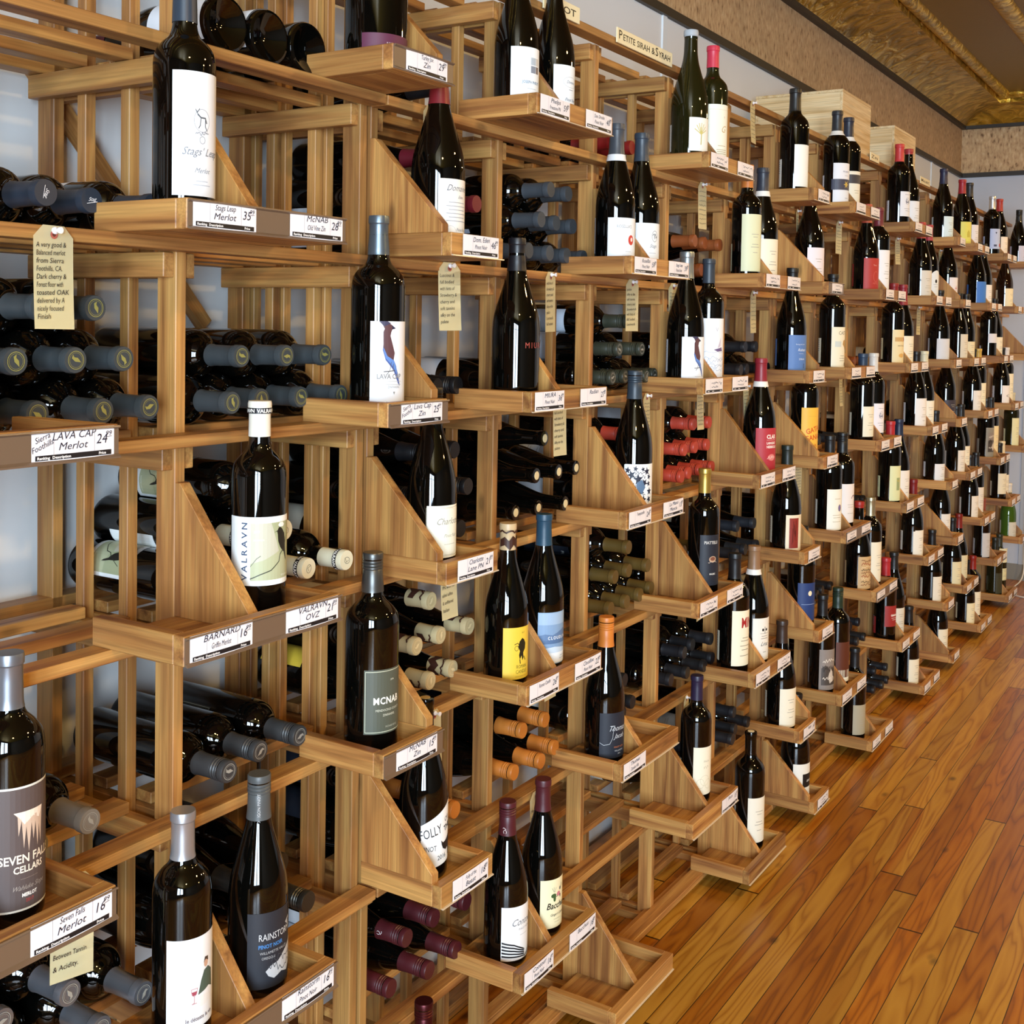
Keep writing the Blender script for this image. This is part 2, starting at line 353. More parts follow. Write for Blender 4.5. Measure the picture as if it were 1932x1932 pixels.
ART = {
 'back': [('rect', '#35353c', -.018 + i * .0021, -.028, -.018 + i * .0021 + (.0008 if i % 3 else .0014), -.010) for i in range(12)] + tl('#8a8a90', [(.024 - i * .005, 1) for i in range(6)], .038),
 'stag': [('ring', '#8a9099', 0, .014, .011, .012, .0005), ('line', '#5a6068', [(-.006, .020), (-.002, .017), (.004, .017), (.006, .012)], .0016), ('line', '#5a6068', [(-.002, .017), (-.003, .009), (-.005, .006)], .001), ('line', '#5a6068', [(.004, .016), (.004, .008), (.007, .004)], .001),
          ('line', '#5a6068', [(-.006, .020), (-.009, .025), (-.007, .022), (-.004, .026)], .0009), ('line', '#8a9099', scr(-.009, .009, .001, .0022, 3), .0008), ('ring', '#8a9099', 0, -.006, .004, .004, .0006),
          ('text', '#7c8088', "Stags' Leap", 0, -.022, .0115, dict(shear=.45)), ('text', '#8a8e96', 'Merlot', 0, -.040, .0075, dict(shear=.5)), ('rect', '#b8bcc4', -.008, -.049, .008, -.0482), ('rect', '#b8bcc4', -.012, -.053, .012, -.0522)],
 'valravn': [('rect', '#f0f4f2', -.056, -.0385, .054, .0385), ('rect', '#c3c2ae', -.021, -.033, .050, .032), ('poly', '#b4b894', [(-.021, -.033), (.050, -.033), (.050, .010), (.020, .0), (-.004, -.010), (-.021, -.014)]), ('poly', '#a6ad88', [(.006, .032), (.050, .032), (.050, -.008), (.020, -.006)]), ('text', '#3e5270', 'VALRAVN', -.0255, 0, .0115, dict(rot=90, sp=1.45, bold=.00018)),
          ('poly', '#1c1d18', [(.0095, .0205), (.015, .0225), (.0175, .026), (.021, .026), (.024, .0235), (.029, .018), (.031, .010), (.0315, .000), (.0335, -.008), (.034, -.014), (.0315, -.011), (.028, -.003), (.0255, -.002), (.020, .003), (.0165, .010), (.0155, .018), (.0145, .0215)]),
          ('line', '#3a3d30', [(-.021, -.031), (-.008, -.026), (.006, -.022), (.018, -.013), (.020, -.005), (.026, .000), (.030, -.004)], .0012), ('line', '#6d705c', [(-.021, -.017), (-.013, -.008), (-.008, -.005)], .0008), ('line', '#3a3d30', [(.030, .006), (.038, .018)], .0009),
          ('poly', '#f2f2ec', [(.016, .0285), (.019, .0315), (.025, .0315), (.028, .0285), (.025, .0262), (.019, .0262)]), ('text', '#eef0e6', '2017', -.013, .021, .004, {}), ('text', '#dfe2d2', 'ZINFANDEL', -.010, .012, .0028, {}), ('text', '#eef0e6', 'SONOMA COUNTY', .034, -.030, .0028, {})],
 'seven': [('rect', '#574b49', -.047, -.0555, .047, .0555), ('poly', '#cdb4a0', [(-.017, .034), (.017, .034), (.0145, .0), (.012, .018), (.010, -.002), (.007, .022), (.0045, .006), (.002, .022), (-.001, -.004), (-.004, .020), (-.0065, .000), (-.009, .026), (-.012, .012), (-.013, .030)]), ('poly', '#efe0d0', [(-.017, .034), (.017, .034), (.012, .024), (.004, .028), (-.006, .022), (-.012, .030)]),
           ('text', '#efe2cf', 'SEVEN FALLS', 0, -.013, .0112, dict(bold=.0002)), ('text', '#efe2cf', 'CELLARS', 0, -.022, .0088, dict(bold=.0002)), ('line', '#8a7a70', [(-.010, -.028), (.010, -.028)], .0004), ('text', '#a0948c', 'Wahluke Slope', 0, -.038, .0062, dict(shear=.5)), ('text', '#e8e0d8', 'MERLOT', 0, -.0445, .0045, dict(bold=.0002)), ('text', '#c0403c', '2017', 0, -.050, .0045, {})],
 'turley': [('text', '#c9a27c', 'TURLEY', .018, -.0145, .012, dict(sp=1.1)), ('text', '#e0c8c8', 'JUVENILE', -.012, .004, .005, {}), ('text', '#e0c8c8', 'ZINFANDEL', -.012, -.003, .0035, {})],
 'lava': bird(-.009, .015, 1.28) + [('text', '#8c8a88', 'LAVA CAP', -.007, -.0215, .0088, dict(bold=.0002)), ('line', '#a8a6a2', [(-.014, -.0250), (.014, -.0250)], .0005), ('line', '#a8a6a2', [(-.014, -.029), (.014, -.029)], .0005), ('text', '#9a9894', 'ZINFANDEL', 0, -.0335, .004, {}), ('poly', '#9a9894', [(-.002, -.038), (.002, -.038), (0, -.042)])],
 'mcnab': [('rect', '#c8ccb4', -.0430, -.0395, .0430, .0395), ('rect', '#51564a', -.0422, -.0387, .0422, .0387), ('text', '#f2f2ea', 'MCNAB', -.008, -.003, .0125, dict(bold=.0003, sp=1.1)), ('text', '#d0d2c0', '2016', 0, .026, .0035, {}), ('text', '#d0d2c0', 'MENDOCINO COUNTY', -.005, -.0125, .0042, {}), ('text', '#d0d2c0', 'ZINFANDEL', -.005, -.019, .0042, {}), ('text', '#b0b2a0', 'MCNAB RIDGE', 0, -.034, .0035, {})],
 'dome': [('text', '#5b606c', 'Domaine', 0, .028, .012, dict(shear=.5)), ('text', '#5b606c', 'Eden', .006, .018, .006, dict(shear=.5))] + tl('#9a9ea8', [(.012 - i * .005, .8 + .2 * (i % 2)) for i in range(6)], .044, 0, .0009) + [('text', '#7a7e88', 'Pinot Noir', .010, -.026, .006, dict(shear=.2)), ('ring', '#b0b0b4', -.014, -.030, .011, .011, .0004)],
 'charl': [('ring', '#b4b09c', 0, 0, .0395, .0325, .0004), ('rect', '#eeeedd', -.038, -.031, .038, .031), ('line', '#a09c88', [(-.040, -.033), (.040, -.033), (.040, .033), (-.040, .033), (-.040, -.033)], .0004), ('text', '#8a8a80', 'Charlotte', 0, .010, .0125, dict(shear=.45)), ('text', '#9a9a90', 'Pinot Noir', .004, -.008, .007, dict(shear=.45)), ('rect', '#c4c2b2', -.010, -.018, .014, -.0172)],
 'folly': [('text', K, 'FOLLY', -.016, .004, .019, dict(sx=.72, rot=11)), ('text', K, 'OF', .017, .021, .010, dict(rot=14)), ('text', K, 'THE', .019, .009, .011, dict(rot=12, bold=.0003)), ('text', K, 'PINOT', -.020, -.016, .0105, dict(sx=.8)), ('text', K, '2016', .004, -.030, .0095, dict(rot=4)),
           ('poly', K, [(.002, -.004), (.006, -.008), (.012, -.007), (.024, -.002), (.033, .004), (.036, .010), (.034, -.002), (.030, -.016), (.028, -.030), (.024, -.030), (.022, -.018), (.014, -.020), (.006, -.016), (.003, -.010)])],
 'phelps': [('rect', '#aab8c4', -.003, .018, .009, .029), ('rect', '#c8c4bc', .010, .018, .018, .029), ('rect', '#7c8798', -.003, .006, .009, .0165), ('rect', '#6a5c5a', .010, .006, .018, .0165), ('text', '#7a90a6', 'JOSEPH PHELPS', 0, -.010, .0058, dict(bold=.0001)), ('rect', '#b8c0c8', -.010, -.018, .010, -.0173)],
 'drouhin': [('ring', '#9098a4', .002, .016, .020, .0085, .0004), ('text', '#5d6a80', 'Domaine', .002, .014, .0066, dict(shear=.45)), ('rect', '#98a0ac', -.004, .0035, .008, .0045), ('text', '#5d6a80', 'Pinot Noir', .002, -.014, .0072, dict(shear=.45)), ('rect', '#98a0ac', -.002, -.021, .010, -.020)],
 'miura': [('text', '#a5483e', 'MIURA', 0, 0, .0125, dict(sp=1.45))],
 'roman': [('text', '#7d6a20', '2017', .004, .030, .0035, {}), ('poly', '#23200f', [(-.007, .010), (-.004, .018), (.002, .023), (.007, .020), (.011, .014), (.010, .006), (.005, .000), (.006, -.008), (.003, -.012), (.001, -.004), (-.003, -.010), (-.005, -.003), (-.003, .003)]), ('line', '#23200f', [(-.014, .014), (-.008, .016), (-.004, .012)], .001), ('line', '#23200f', [(-.003, -.010), (-.002, -.016)], .0016), ('line', '#23200f', [(.007, -.006), (.011, -.012)], .0014), ('ring', '#23200f', -.010, .008, .004, .004, .0006),
           ('text', '#7d6a20', 'ROMAN', .002, -.0235, .0080, dict(sx=.85)), ('text', '#7d6a20', 'CANDLE', .002, -.031, .0080, dict(sx=.85)), ('rect', '#b09a34', -.012, -.036, .016, -.0353)],
 'cloud': [('rect', '#7f9ec2', -.0425, -.0405, .0425, .0405), ('rect', '#9cb7d4', -.0425, .022, .0425, .0405), ('poly', '#5d7ba3', [(-.0425, .004), (-.030, .007), (-.015, .005), (0, .010), (.015, .014), (.028, .010), (.0425, .013), (.0425, -.004), (-.0425, -.006)]), ('rect', '#52719a', -.0425, -.009, .0425, -.003), ('poly', '#c8d8e8', [(-.0425, -.017), (-.01, -.014), (.02, -.018), (.0425, -.015), (.0425, -.026), (-.0425, -.026)]), ('rect', '#eef2f4', -.0425, -.0405, .0425, -.024), ('text', '#eef2f6', 'CLOUDLINE', 0, -.002, .0072, dict(sp=1.35, bold=.0001)), ('text', '#8a96a4', 'OREGON', .010, -.031, .0034, {}), ('text', '#8a96a4', 'PINOT NOIR', .010, -.035, .003, {})],
 'contour': [('text', '#6a7078', 'Contour', 0, .012, .0150, dict(shear=.5)), ('text', '#7a8088', 'PINOT NOIR', .004, .004, .0045, dict(sp=1.2)), ('rect', '#b4b8bc', -.008, -.004, .012, -.0034)] +
            [('poly', '#101014', [(-.0425, -.012 - i * .0052), (-.020, -.0165 - i * .0046), (0, -.026 - i * .0028), (.004, -.0285 - i * .0024), (.004, -.030 - i * .0024), (-.001, -.0278 - i * .0028), (-.020, -.0188 - i * .0046), (-.0425, -.0148 - i * .0052)]) for i in range(5)] +
            [('poly', '#101014', [(.003 + i * .0068, -.0405), (.0065 + i * .0068, -.0405), (.0425, -.012 - i * .0055 + .004), (.0425, -.012 - i * .0055 + .0012)]) for i in range(5)],
 'bacchus': [('ell', '#c87c84', .004, .014, .005, .004), ('ell', '#3e5a34', -.008, .013, .006, .0035), ('ell', '#3e5a34', -.006, .008, .003, .005), ('ell', '#2a2430', .0085, .022, .0018, .003), ('ell', '#2a2430', .009, .010, .0016, .003), ('line', '#5a6a50', [(-.004, .010), (.002, .011)], .001), ('line', '#6a7460', [(-.012, .026), (-.008, .019)], .0006), ('line', '#6a7460', [(-.008, .027), (-.007, .019)], .0006), ('line', '#6a7460', [(-.003, .026), (-.006, .019)], .0006), ('line', '#6a7460', [(.012, .030), (.010, .024)], .0006), ('line', '#6a7460', [(.016, .028), (.011, .022)], .0006),
             ('text', '#16120e', 'Bacchus', 0, -.008, .0145, dict(shear=.3, bold=.0002)), ('text', '#16120e', 'Ginger\'s Cuvée', .002, -.020, .0056, dict(shear=.35)), ('rect', '#b8b498', -.008, -.026, .010, -.0254), ('rect', '#b8b498', -.006, -.031, .008, -.0304)],
 'rosella': [('text', '#8a9098', "ROSELLA'S", .000, .022, .0072, {}), ('ell', '#c8433a', .016, .002, .0075, .0085), ('ell', '#ecd8d4', .0175, .003, .003, .0035), ('rect', '#b8bcc2', .002, -.018, .016, -.0172), ('rect', '#c4c8cc', -.004, -.024, .018, -.0234)],
 'stag2': [('ring', '#7a828c', .010, .016, .008, .010, .0008), ('line', '#6a727c', scr(.004, .016, .016, .005, 5), .0009), ('text', '#7a828c', 'Stags', .006, -.004, .009, dict(shear=.45)), ('rect', '#b0b6be', -.004, -.014, .014, -.0132)],
 'stars': [('rect', '#f0f2f2', -.0455, -.036, .0455, .036)] + [('poly', '#20263a', [(cx + (s if q % 2 == 0 else s * .42) * math.cos(q * math.pi / 5 + t), cy + (s if q % 2 == 0 else s * .42) * math.sin(q * math.pi / 5 + t)) for q in range(10)]) for cx, cy, s, t in
            [(-.038, .026, .007, .2), (-.030, .018, .009, .7), (-.022, .029, .006, .1), (-.036, .008, .008, .9), (-.016, .010, .011, .4), (-.027, -.004, .009, .1), (-.012, -.010, .011, .8), (-.026, -.022, .008, .5), (-.004, -.026, .008, .2), (-.002, .004, .008, .9), (.004, .024, .008, .4), (.010, .014, .006, .0), (.009, .002, .006, .5), (.012, -.012, .008, .3), (.011, -.026, .007, .7), (-.006, .028, .005, .6)]] + [('line', '#20263a', scr(-.03, 0, y, .003, 9 + i), .0009) for i, y in enumerate((.022, .014, -.001, -.016))] + [('poly', '#5a7694', [(-.020, .004), (-.008, .010), (.000, -.004), (-.008, -.016), (-.018, -.010)])],
 'thomas': [('line', '#b8c0c8', [(-.034, -.012), (-.026, -.016), (-.014, -.014), (-.008, -.004), (-.006, .012), (-.010, .010)], .0007), ('text', '#c0c8d0', 'Thomas', .004, .008, .0135, dict(shear=.5)), ('text', '#c0c8d0', 'Jacob', .008, -.005, .0115, dict(shear=.5)), ('text', '#b06a44', 'PINOT NOIR', .008, -.022, .0045, {}), ('text', '#b0b4b8', 'WILLAMETTE', .008, -.028, .0038, {}), ('text', '#b0b4b8', '2016', .008, -.033, .0038, {})],
 'tree': [('line', '#b8ae5c', [(.002, -.018), (.003, .0), (.002, .012)], .0022)] + [('line', '#c8be74', [(.002, .0), (.002 + .016 * math.cos(a), .004 + .016 * math.sin(a))], .0016) for a in (.3, .7, 1.1, 1.5, 1.9, 2.3, 2.8)],
 'creamtxt': [('line', '#c9c0a0', [(-.030, -.052), (.030, -.052), (.030, .052), (-.030, .052), (-.030, -.052)], .0005), ('text', '#c4a878', 'G', .006, .006, .020, dict(shear=.4)), ('text', '#a85c44', 'T', .010, .034, .006, {})] + tl('#b8a888', [(-.022, .8), (-.030, 1), (-.034, .9), (-.038, 1), (-.042, .7)], .030, .004),
 'ship': [('line', '#a8b0c0', scr(-.030, .030, -.008, .002, 11), .0007), ('poly', '#6c5c84', [(-.004, -.003), (.020, .002), (.024, -.006), (.006, -.007)]), ('poly', '#c4bccc', [(.006, .000), (.016, .004), (.017, .022)]), ('text', '#b8bcc8', 'V', .004, .034, .012, {})] + [('line', '#98a4b8', scr(-.028, .028, -.020 - i * .006, .005, 21 + i), .0007) for i in range(5)],
 'crimson': [('text', '#eedcd2', 'CLAR', -.006, .024, .0115, dict(bold=.0005, align='LEFT')), ('text', '#eedcd2', 'LANGHE', -.006, .012, .0070, dict(bold=.0003, align='LEFT')), ('text', '#eedcd2', 'NEBBIOLO', -.006, .004, .0070, dict(bold=.0003, align='LEFT')), ('line', '#eedcd2', [(-.006, .021), (.022, .021)], .0006), ('ell', '#d9807a', .010, -.016, .012, .007), ('line', '#eedcd2', scr(-.004, .022, -.015, .004, 31), .0007)],
 'gata': [('rect', '#d8a848', -.010, .036, .014, .0368), ('text', '#cf5a24', 'GATA', .006, .000, .0165, dict(rot=14, bold=.0004)), ('text', '#cf5a24', 'GANA', .004, -.018, .0165, dict(rot=8, bold=.0004)), ('line', '#cf5a24', [(.006, -.040), (.012, -.028), (.018, -.034)], .0016)],
 'blue1': [('text', '#cdd8e6', 'Bodega de Sarria', .0, .022, .0042, {}), ('text', '#dfe6ee', 'Rubato', .004, .008, .009, dict(shear=.4)), ('rect', '#b4c2d4', -.006, .002, .010, .0027), ('text', '#dfe6ee', 'SYRAH', .004, -.012, .006, {}), ('rect', '#4a6088', .010, -.030, .014, -.020)],
 'casti': [('text', '#6c6656', 'CASTI', .006, .034, .012, {}), ('poly', '#b89048', [(.008, .018), (.014, .022), (.020, .020), (.024, .006), (.020, -.004), (.014, .004), (.006, .010)]), ('rect', '#c8d0c8', -.020, .004, .000, .018)] + tl('#9a927c', [(-.018, .6), (-.024, .8), (-.030, .7)], .03, .006) + [('rect', '#4a4434', .016, -.042, .020, -.034)],
 'piatti': [('text', '#c8c8c4', 'PIATTELLI', .000, .034, .0085, dict(bold=.0002)), ('ell', '#b89a80', .004, .002, .010, .0065), ('ell', '#7a4c3c', .004, .003, .007, .004), ('line', '#c8b8a8', scr(-.008, .016, -.004, .002, 41), .0008), ('text', '#c8c8c4', 'MALBEC', .004, -.030, .0045, dict(bold=.0002))],
 'fingers': [('text', '#b0ac98', 'FINCA', .006, .018, .006, {}), ('line', '#c0b89c', scr(-.002, .012, .008, .004, 43), .0006), ('ring', '#c2b894', .002, -.020, .013, .011, .0005), ('ring', '#c2b894', -.010, -.026, .010, .010, .0005), ('ring', '#c2b894', .012, -.028, .010, .010, .0005)],
 'm': [('text', '#a3262a', 'MIN', -.006, .022, .028, dict(sx=.75, bold=.0008, align='LEFT'))] + tl('#8a8470', [(.000, .5), (-.006, .7), (-.016, .8), (-.024, .6), (-.036, .8)], .04, .008),
 'lirac': [('ell', K, -.002, .020, .003, .003), ('ell', K, .010, .020, .003, .003), ('line', K, [(.004, .026), (.004, .012)], .0014), ('rect', '#8a8478', -.010, .012, .018, .0127), ('text', '#4a4848', 'Lirac', .004, -.014, .0125, dict(shear=.45))] + tl('#9a948a', [(.006, .8), (.001, .9), (-.028, .4)], .026, .004),
 'mono': [('ring', '#4c4470', .010, .004, .0065, .0085, .0016), ('ell', '#7a6a9c', .010, .004, .0045, .0065)] + tl('#b8b098', [(-.014, .9), (-.020, .8), (-.030, .9), (.026, .6)], .034, .002),
 'swoosh': [('line', '#6b3a5c', [(.006, .012), (.010, .018), (.018, .020), (.020, .014)], .0022)] + tl('#b8b4a8', [(-.004, .8), (-.010, .7), (-.026, .8)], .030, .004),
 'photo': [('rect', '#8a8078', -.022, -.038, .030, .038), ('poly', '#4a423c', [(-.022, -.038), (.030, -.038), (.030, -.010), (.018, .010), (.004, -.002), (-.010, .012), (-.022, .004)]), ('poly', '#c8beb0', [(-.002, -.018), (.006, .004), (.014, -.006), (.018, -.028), (.004, -.034)]), ('line', '#e0d6c8', scr(-.018, .026, .022, .006, 51), .0016), ('line', '#2a2420', scr(-.018, .026, .002, .008, 52), .0018), ('line', '#e0d6c8', scr(-.018, .026, -.024, .007, 53), .0014)],
 'ornate': [('rect', '#c8a878', -.020, -.036, .030, .036)] + [('line', ['#7a4a30', '#3a3028', '#e0c8a0', '#96402c'][i % 4], scr(-.018, .028, -.032 + i * .008, .004, 60 + i), .0016) for i in range(9)],
 'crest': [('ring', '#8a8ea0', .004, .008, .009, .010, .0008), ('line', '#6a6e80', scr(-.004, .012, .008, .006, 71), .0010), ('line', '#6a6e80', scr(-.003, .011, .004, .004, 72), .0010)] + tl('#a4a8b4', [(.026, .8), (-.014, .9), (-.020, .6)], .030, .004),
 'plain': tl('#a8a498', [(.018, .8), (.012, .5), (-.004, .7), (-.010, .9), (-.022, .5)], .028, .004),
 'rednum': [('text', '#eee0d8', 'GARNACHA', -.010, .000, .0075, dict(bold=.0004, align='LEFT')), ('rect', '#eee0d8', -.008, -.006, .022, -.005), ('rect', '#eee0d8', -.004, -.011, .020, -.010)],
 'redart': [('text', '#e8b0a0', 'Tinto', .004, .026, .006, {}), ('ring', '#d87868', .008, -.002, .010, .014, .0008), ('line', '#d87868', scr(-.004, .018, -.020, .004, 81), .0007)],
 'amarone': [('rect', '#3c4052', -.040, -.012, .040, .014), ('poly', '#c8a850', [(.004 + (.010 if q % 2 == 0 else .004) * math.cos(q * math.pi / 6), .001 + (.010 if q % 2 == 0 else .004) * math.sin(q * math.pi / 6)) for q in range(12)]), ('text', '#70707c', 'PRUNETO', .004, .030, .0055, {}), ('rect', '#8a8a94', -.002, .022, .012, .0228), ('rect', '#8a8a94', .000, -.032, .012, -.031)],
 'darktop': [('rect', '#3a3a40', -.040, .012, .040, .034), ('rect', '#a09880', -.006, -.006, .014, -.005), ('rect', '#a09880', -.004, -.012, .012, -.011)],
 'cream2': [('rect', '#caa468', -.020, .014, .026, .026), ('rect', '#a83c2c', .016, .016, .022, .026), ('text', '#6a5c40', 'SAN VITALE', .004, .000, .0055, {}), ('ell', '#dcae62', .006, -.026, .012, .006)],
 'blocktext': [('rect', '#141416', -.006, -.016, .034, .016), ('text', '#e8e6de', 'ANOKA', .008, -.004, .0085, dict(align='LEFT')), ('rect', '#a8a490', .002, -.030, .018, -.029)],
 'two': [('ring', '#5a5a66', .004, -.004, .006, .006, .0012), ('text', '#3a3a44', '6', -.006, -.008, .014, {})],
 'cross': [('rect', '#c04a54', .003, -.002, .005, .014), ('rect', '#c04a54', -.003, .005, .011, .007), ('rect', '#8fa0a8', -.030, -.032, .030, -.020)],
 'oval': [('ell', K, .002, .016, .005, .006), ('rect', '#90a0b0', -.006, -.002, .012, -.001), ('line', '#90a0b0', [(-.010, .006), (.014, .006)], .0008)],
 'shield': [('poly', '#2c3350', [(-.014, .026), (-.006, .026), (-.010, .018)]), ('rect', '#d8604c', .008, -.030, .036, -.018), ('rect', '#4a5474', -.020, -.030, -.006, -.022)],
 'yellowhouse': [('poly', '#c8bc50', [(-.004, -.010), (.012, -.010), (.012, .006), (.004, .016), (-.004, .006)]), ('rect', '#c8bc50', -.012, -.028, .018, -.026)],
 'moon': [('ell', '#e8e0c0', .004, .020, .006, .006), ('rect', '#8aa0c8', -.020, -.006, .028, -.005)],
 'redblock': [('rect', '#8a3028', -.020, -.034, .008, .034), ('line', '#5a1c18', scr(-.012, .000, .0, .03, 91), .0012)],
 'greenyellow': [('rect', '#dfe3b0', -.020, -.036, .020, .036), ('rect', '#9aa878', -.004, -.020, .012, .016), ('line', '#d8c040', scr(-.002, .010, .008, .003, 93), .0010)],
 'detest': [('ell', '#e9e7e4', .006, -.022, .018, .006), ('poly', '#4c5c50', [(.006, .000), (.011, .010), (.018, .012), (.026, .006), (.028, -.014), (.020, -.010), (.012, -.012), (.002, -.014)]), ('ell', '#c8a088', .014, .017, .0035, .0045), ('poly', '#4a3a30', [(.010, .018), (.012, .024), (.018, .023), (.018, .018), (.014, .021)]), ('line', '#b88890', [(-.007, -.006), (-.006, -.012), (-.003, -.014), (.000, -.012), (.001, -.006), (-.007, -.006)], .0007), ('poly', '#a04858', [(-.0065, -.009), (.0005, -.009), (-.0010, -.013), (-.005, -.013)]), ('line', '#b88890', [(-.003, -.014), (-.003, -.021), (-.006, -.022), (.000, -.022)], .0008),
            ('text', '#7a6c70', 'Je déteste le vin', .006, -.041, .0062, dict(bold=.0001))],
 'rain': [('text', '#c8cacc', 'RAINSTORM', -.002, .012, .0112, dict(sx=.82)), ('text', '#3f7ab8', 'PINOT NOIR', -.010, .003, .0062, dict(bold=.0002)), ('text', '#a8aaac', 'WILLAMETTE VALLEY,', -.004, -.004, .0044, {}), ('text', '#a8aaac', 'OREGON', -.014, -.010, .0044, {}),
          ('poly', '#b9bbbe', [(-.018, -.024), (-.010, -.018), (.000, -.016), (.012, -.008), (.024, -.002), (.030, .004), (.030, -.026), (.018, -.034), (.006, -.030), (-.006, -.034), (-.014, -.030)]), ('poly', '#b9bbbe', [(.014, .024), (.022, .028), (.032, .034), (.032, .014), (.024, .012), (.022, .018)]), ('line', '#44464c', scr(-.014, .026, -.022, .006, 95), .0009), ('line', '#44464c', scr(-.010, .028, -.012, .006, 96), .0008), ('line', '#44464c', scr(.020, .031, .022, .005, 97), .0008), ('rect', '#16181c', .024, .012, .033, .040)],
}
CAPT = {'valravn': [('rect', '#17171c', -.0480, .033, .0480, .041)] + [('text', '#f0f0e8', 'VALRAVN', x, .0345, .0072, dict(bold=.0002)) for x in (-.035, 0, .035)],
        'oregon': [('text', '#c8c8c8', 'OREGON PINOT', -.012, .005, .0058, dict(rot=90))],
        'c': [('ring', '#ece4e4', -.020, -.004, .0032, .0042, .0008), ('line', '#ece4e4', [(-.024, .003), (-.022, .004), (-.018, .001)], .0009)],
        'wax': [('poly', '#3c2016', [(-.03, .02), (-.02, .026), (-.012, .018), (-.004, .028), (.006, .020), (.014, .027), (.03, .02), (.03, .008), (.018, .012), (.008, .002), (-.002, .010), (-.010, .000), (-.02, .010), (-.03, .006)]), ('line', '#3c2016', scr(-.03, .03, .036, .003, 98), .003)]}

# ------------------------------------------------------------------ room
X0, X1, YW, YR, ZC = WX, 6.34, .335, -5.2, 2.985
def plane(name, co, m):
    bm = bmesh.new(); bm.faces.new([bm.verts.new(c) for c in co]); o = ob(name, fin(bm, name, m)); return tag(o, kind='structure')
# floor boards
M, nt, b, N, L = nodes('heart_pine_floor')
tc = N('ShaderNodeTexCoord'); sx = N('ShaderNodeSeparateXYZ'); L(tc.outputs['Object'], sx.inputs[0])
def mth(op, a, b_=None, c=None):
    n = N('ShaderNodeMath'); n.operation = op
    for i, v in enumerate((a, b_, c)):
        if v is None: continue
        if isinstance(v, (int, float)): n.inputs[i].default_value = v
        else: L(v, n.inputs[i])
    return n.outputs[0]
yw = mth('DIVIDE', sx.outputs['Y'], .061); row = mth('FLOOR', yw); fy = mth('FRACT', yw)
wn = N('ShaderNodeTexWhiteNoise'); wn.noise_dimensions = '1D'; L(row, wn.inputs['W'])
xs = mth('ADD', mth('DIVIDE', sx.outputs['X'], 2.1), mth('MULTIPLY', wn.outputs['Value'], 9.)); col = mth('FLOOR', xs); fx = mth('FRACT', xs)
cb = N('ShaderNodeCombineXYZ'); L(row, cb.inputs[0]); L(col, cb.inputs[1])
wn2 = N('ShaderNodeTexWhiteNoise'); wn2.noise_dimensions = '2D'; L(cb.outputs[0], wn2.inputs['Vector'])
cv = N('ShaderNodeCombineXYZ')
L(mth('MULTIPLY', sx.outputs['X'], .95), cv.inputs[0]); L(mth('MULTIPLY', sx.outputs['Y'], 11.), cv.inputs[1]); L(mth('MULTIPLY', wn2.outputs['Value'], 40.), cv.inputs[2])
nz = N('ShaderNodeTexNoise'); nz.inputs['Scale'].default_value = 1.; nz.inputs['Detail'].default_value = 2.5; nz.inputs['Distortion'].default_value = .25; L(cv.outputs[0], nz.inputs['Vector'])
# growth rings = contour bands of the stretched noise
rings = mth('PINGPONG', mth('MULTIPLY', nz.outputs['Fac'], 11.), .5)
rr_ = mth('MULTIPLY', rings, 2.)
cr1 = ramp(nt, [(.0, '#7c4610'), (.30, '#96580e'), (1., '#a2661a')])
L(rr_, cr1.inputs['Fac'])
cr2 = ramp(nt, [(.0, '#96641c'), (.35, '#ac7c2c'), (1., '#b68834')])
L(rr_, cr2.inputs['Fac'])
sap = N('ShaderNodeMapRange'); sap.inputs[1].default_value = .50; sap.inputs[2].default_value = .56
L(mth('ADD', mth('MULTIPLY', wn2.outputs['Value'], .42), mth('MULTIPLY', nz.outputs['Fac'], .55)), sap.inputs[0])
mx = N('ShaderNodeMix'); mx.data_type = 'RGBA'; L(sap.outputs[0], mx.inputs['Factor']); L(cr1.outputs[0], mx.inputs['A']); L(cr2.outputs[0], mx.inputs['B'])
tone = mth('ADD', .80, mth('MULTIPLY', N('ShaderNodeTexWhiteNoise').outputs['Value'], 0.))
wn3 = N('ShaderNodeTexWhiteNoise'); wn3.noise_dimensions = '3D'; cb3 = N('ShaderNodeCombineXYZ'); L(row, cb3.inputs[0]); L(col, cb3.inputs[1]); cb3.inputs[2].default_value = 4.2; L(cb3.outputs[0], wn3.inputs['Vector'])
tone = mth('ADD', .80, mth('MULTIPLY', wn3.outputs['Value'], .34))
gap = mth('MINIMUM', mth('GREATER_THAN', mth('MINIMUM', fy, mth('SUBTRACT', 1., fy)), .016), mth('GREATER_THAN', fx, .003))
gapv = mth('ADD', .10, mth('MULTIPLY', gap, .90))
kn = N('ShaderNodeTexVoronoi'); kn.inputs['Scale'].default_value = 1.; kv = N('ShaderNodeCombineXYZ'); L(mth('MULTIPLY', sx.outputs['X'], 3.4), kv.inputs[0]); L(mth('MULTIPLY', sx.outputs['Y'], 7.), kv.inputs[1]); L(kv.outputs[0], kn.inputs['Vector'])
kr = N('ShaderNodeMapRange'); kr.inputs[1].default_value = .03; kr.inputs[2].default_value = .10; kr.inputs[3].default_value = .35; kr.inputs[4].default_value = 1.; L(kn.outputs['Distance'], kr.inputs[0])
tot = mth('MULTIPLY', mth('MULTIPLY', tone, gapv), kr.outputs[0])
vm = N('ShaderNodeVectorMath'); vm.operation = 'SCALE'; L(mx.outputs['Result'], vm.inputs[0]); L(tot, vm.inputs['Scale'])
L(vm.outputs[0], b.inputs['Base Color']); b.inputs['Roughness'].default_value = .34; b.inputs['Coat Weight'].default_value = .25; b.inputs['Coat Roughness'].default_value = .22
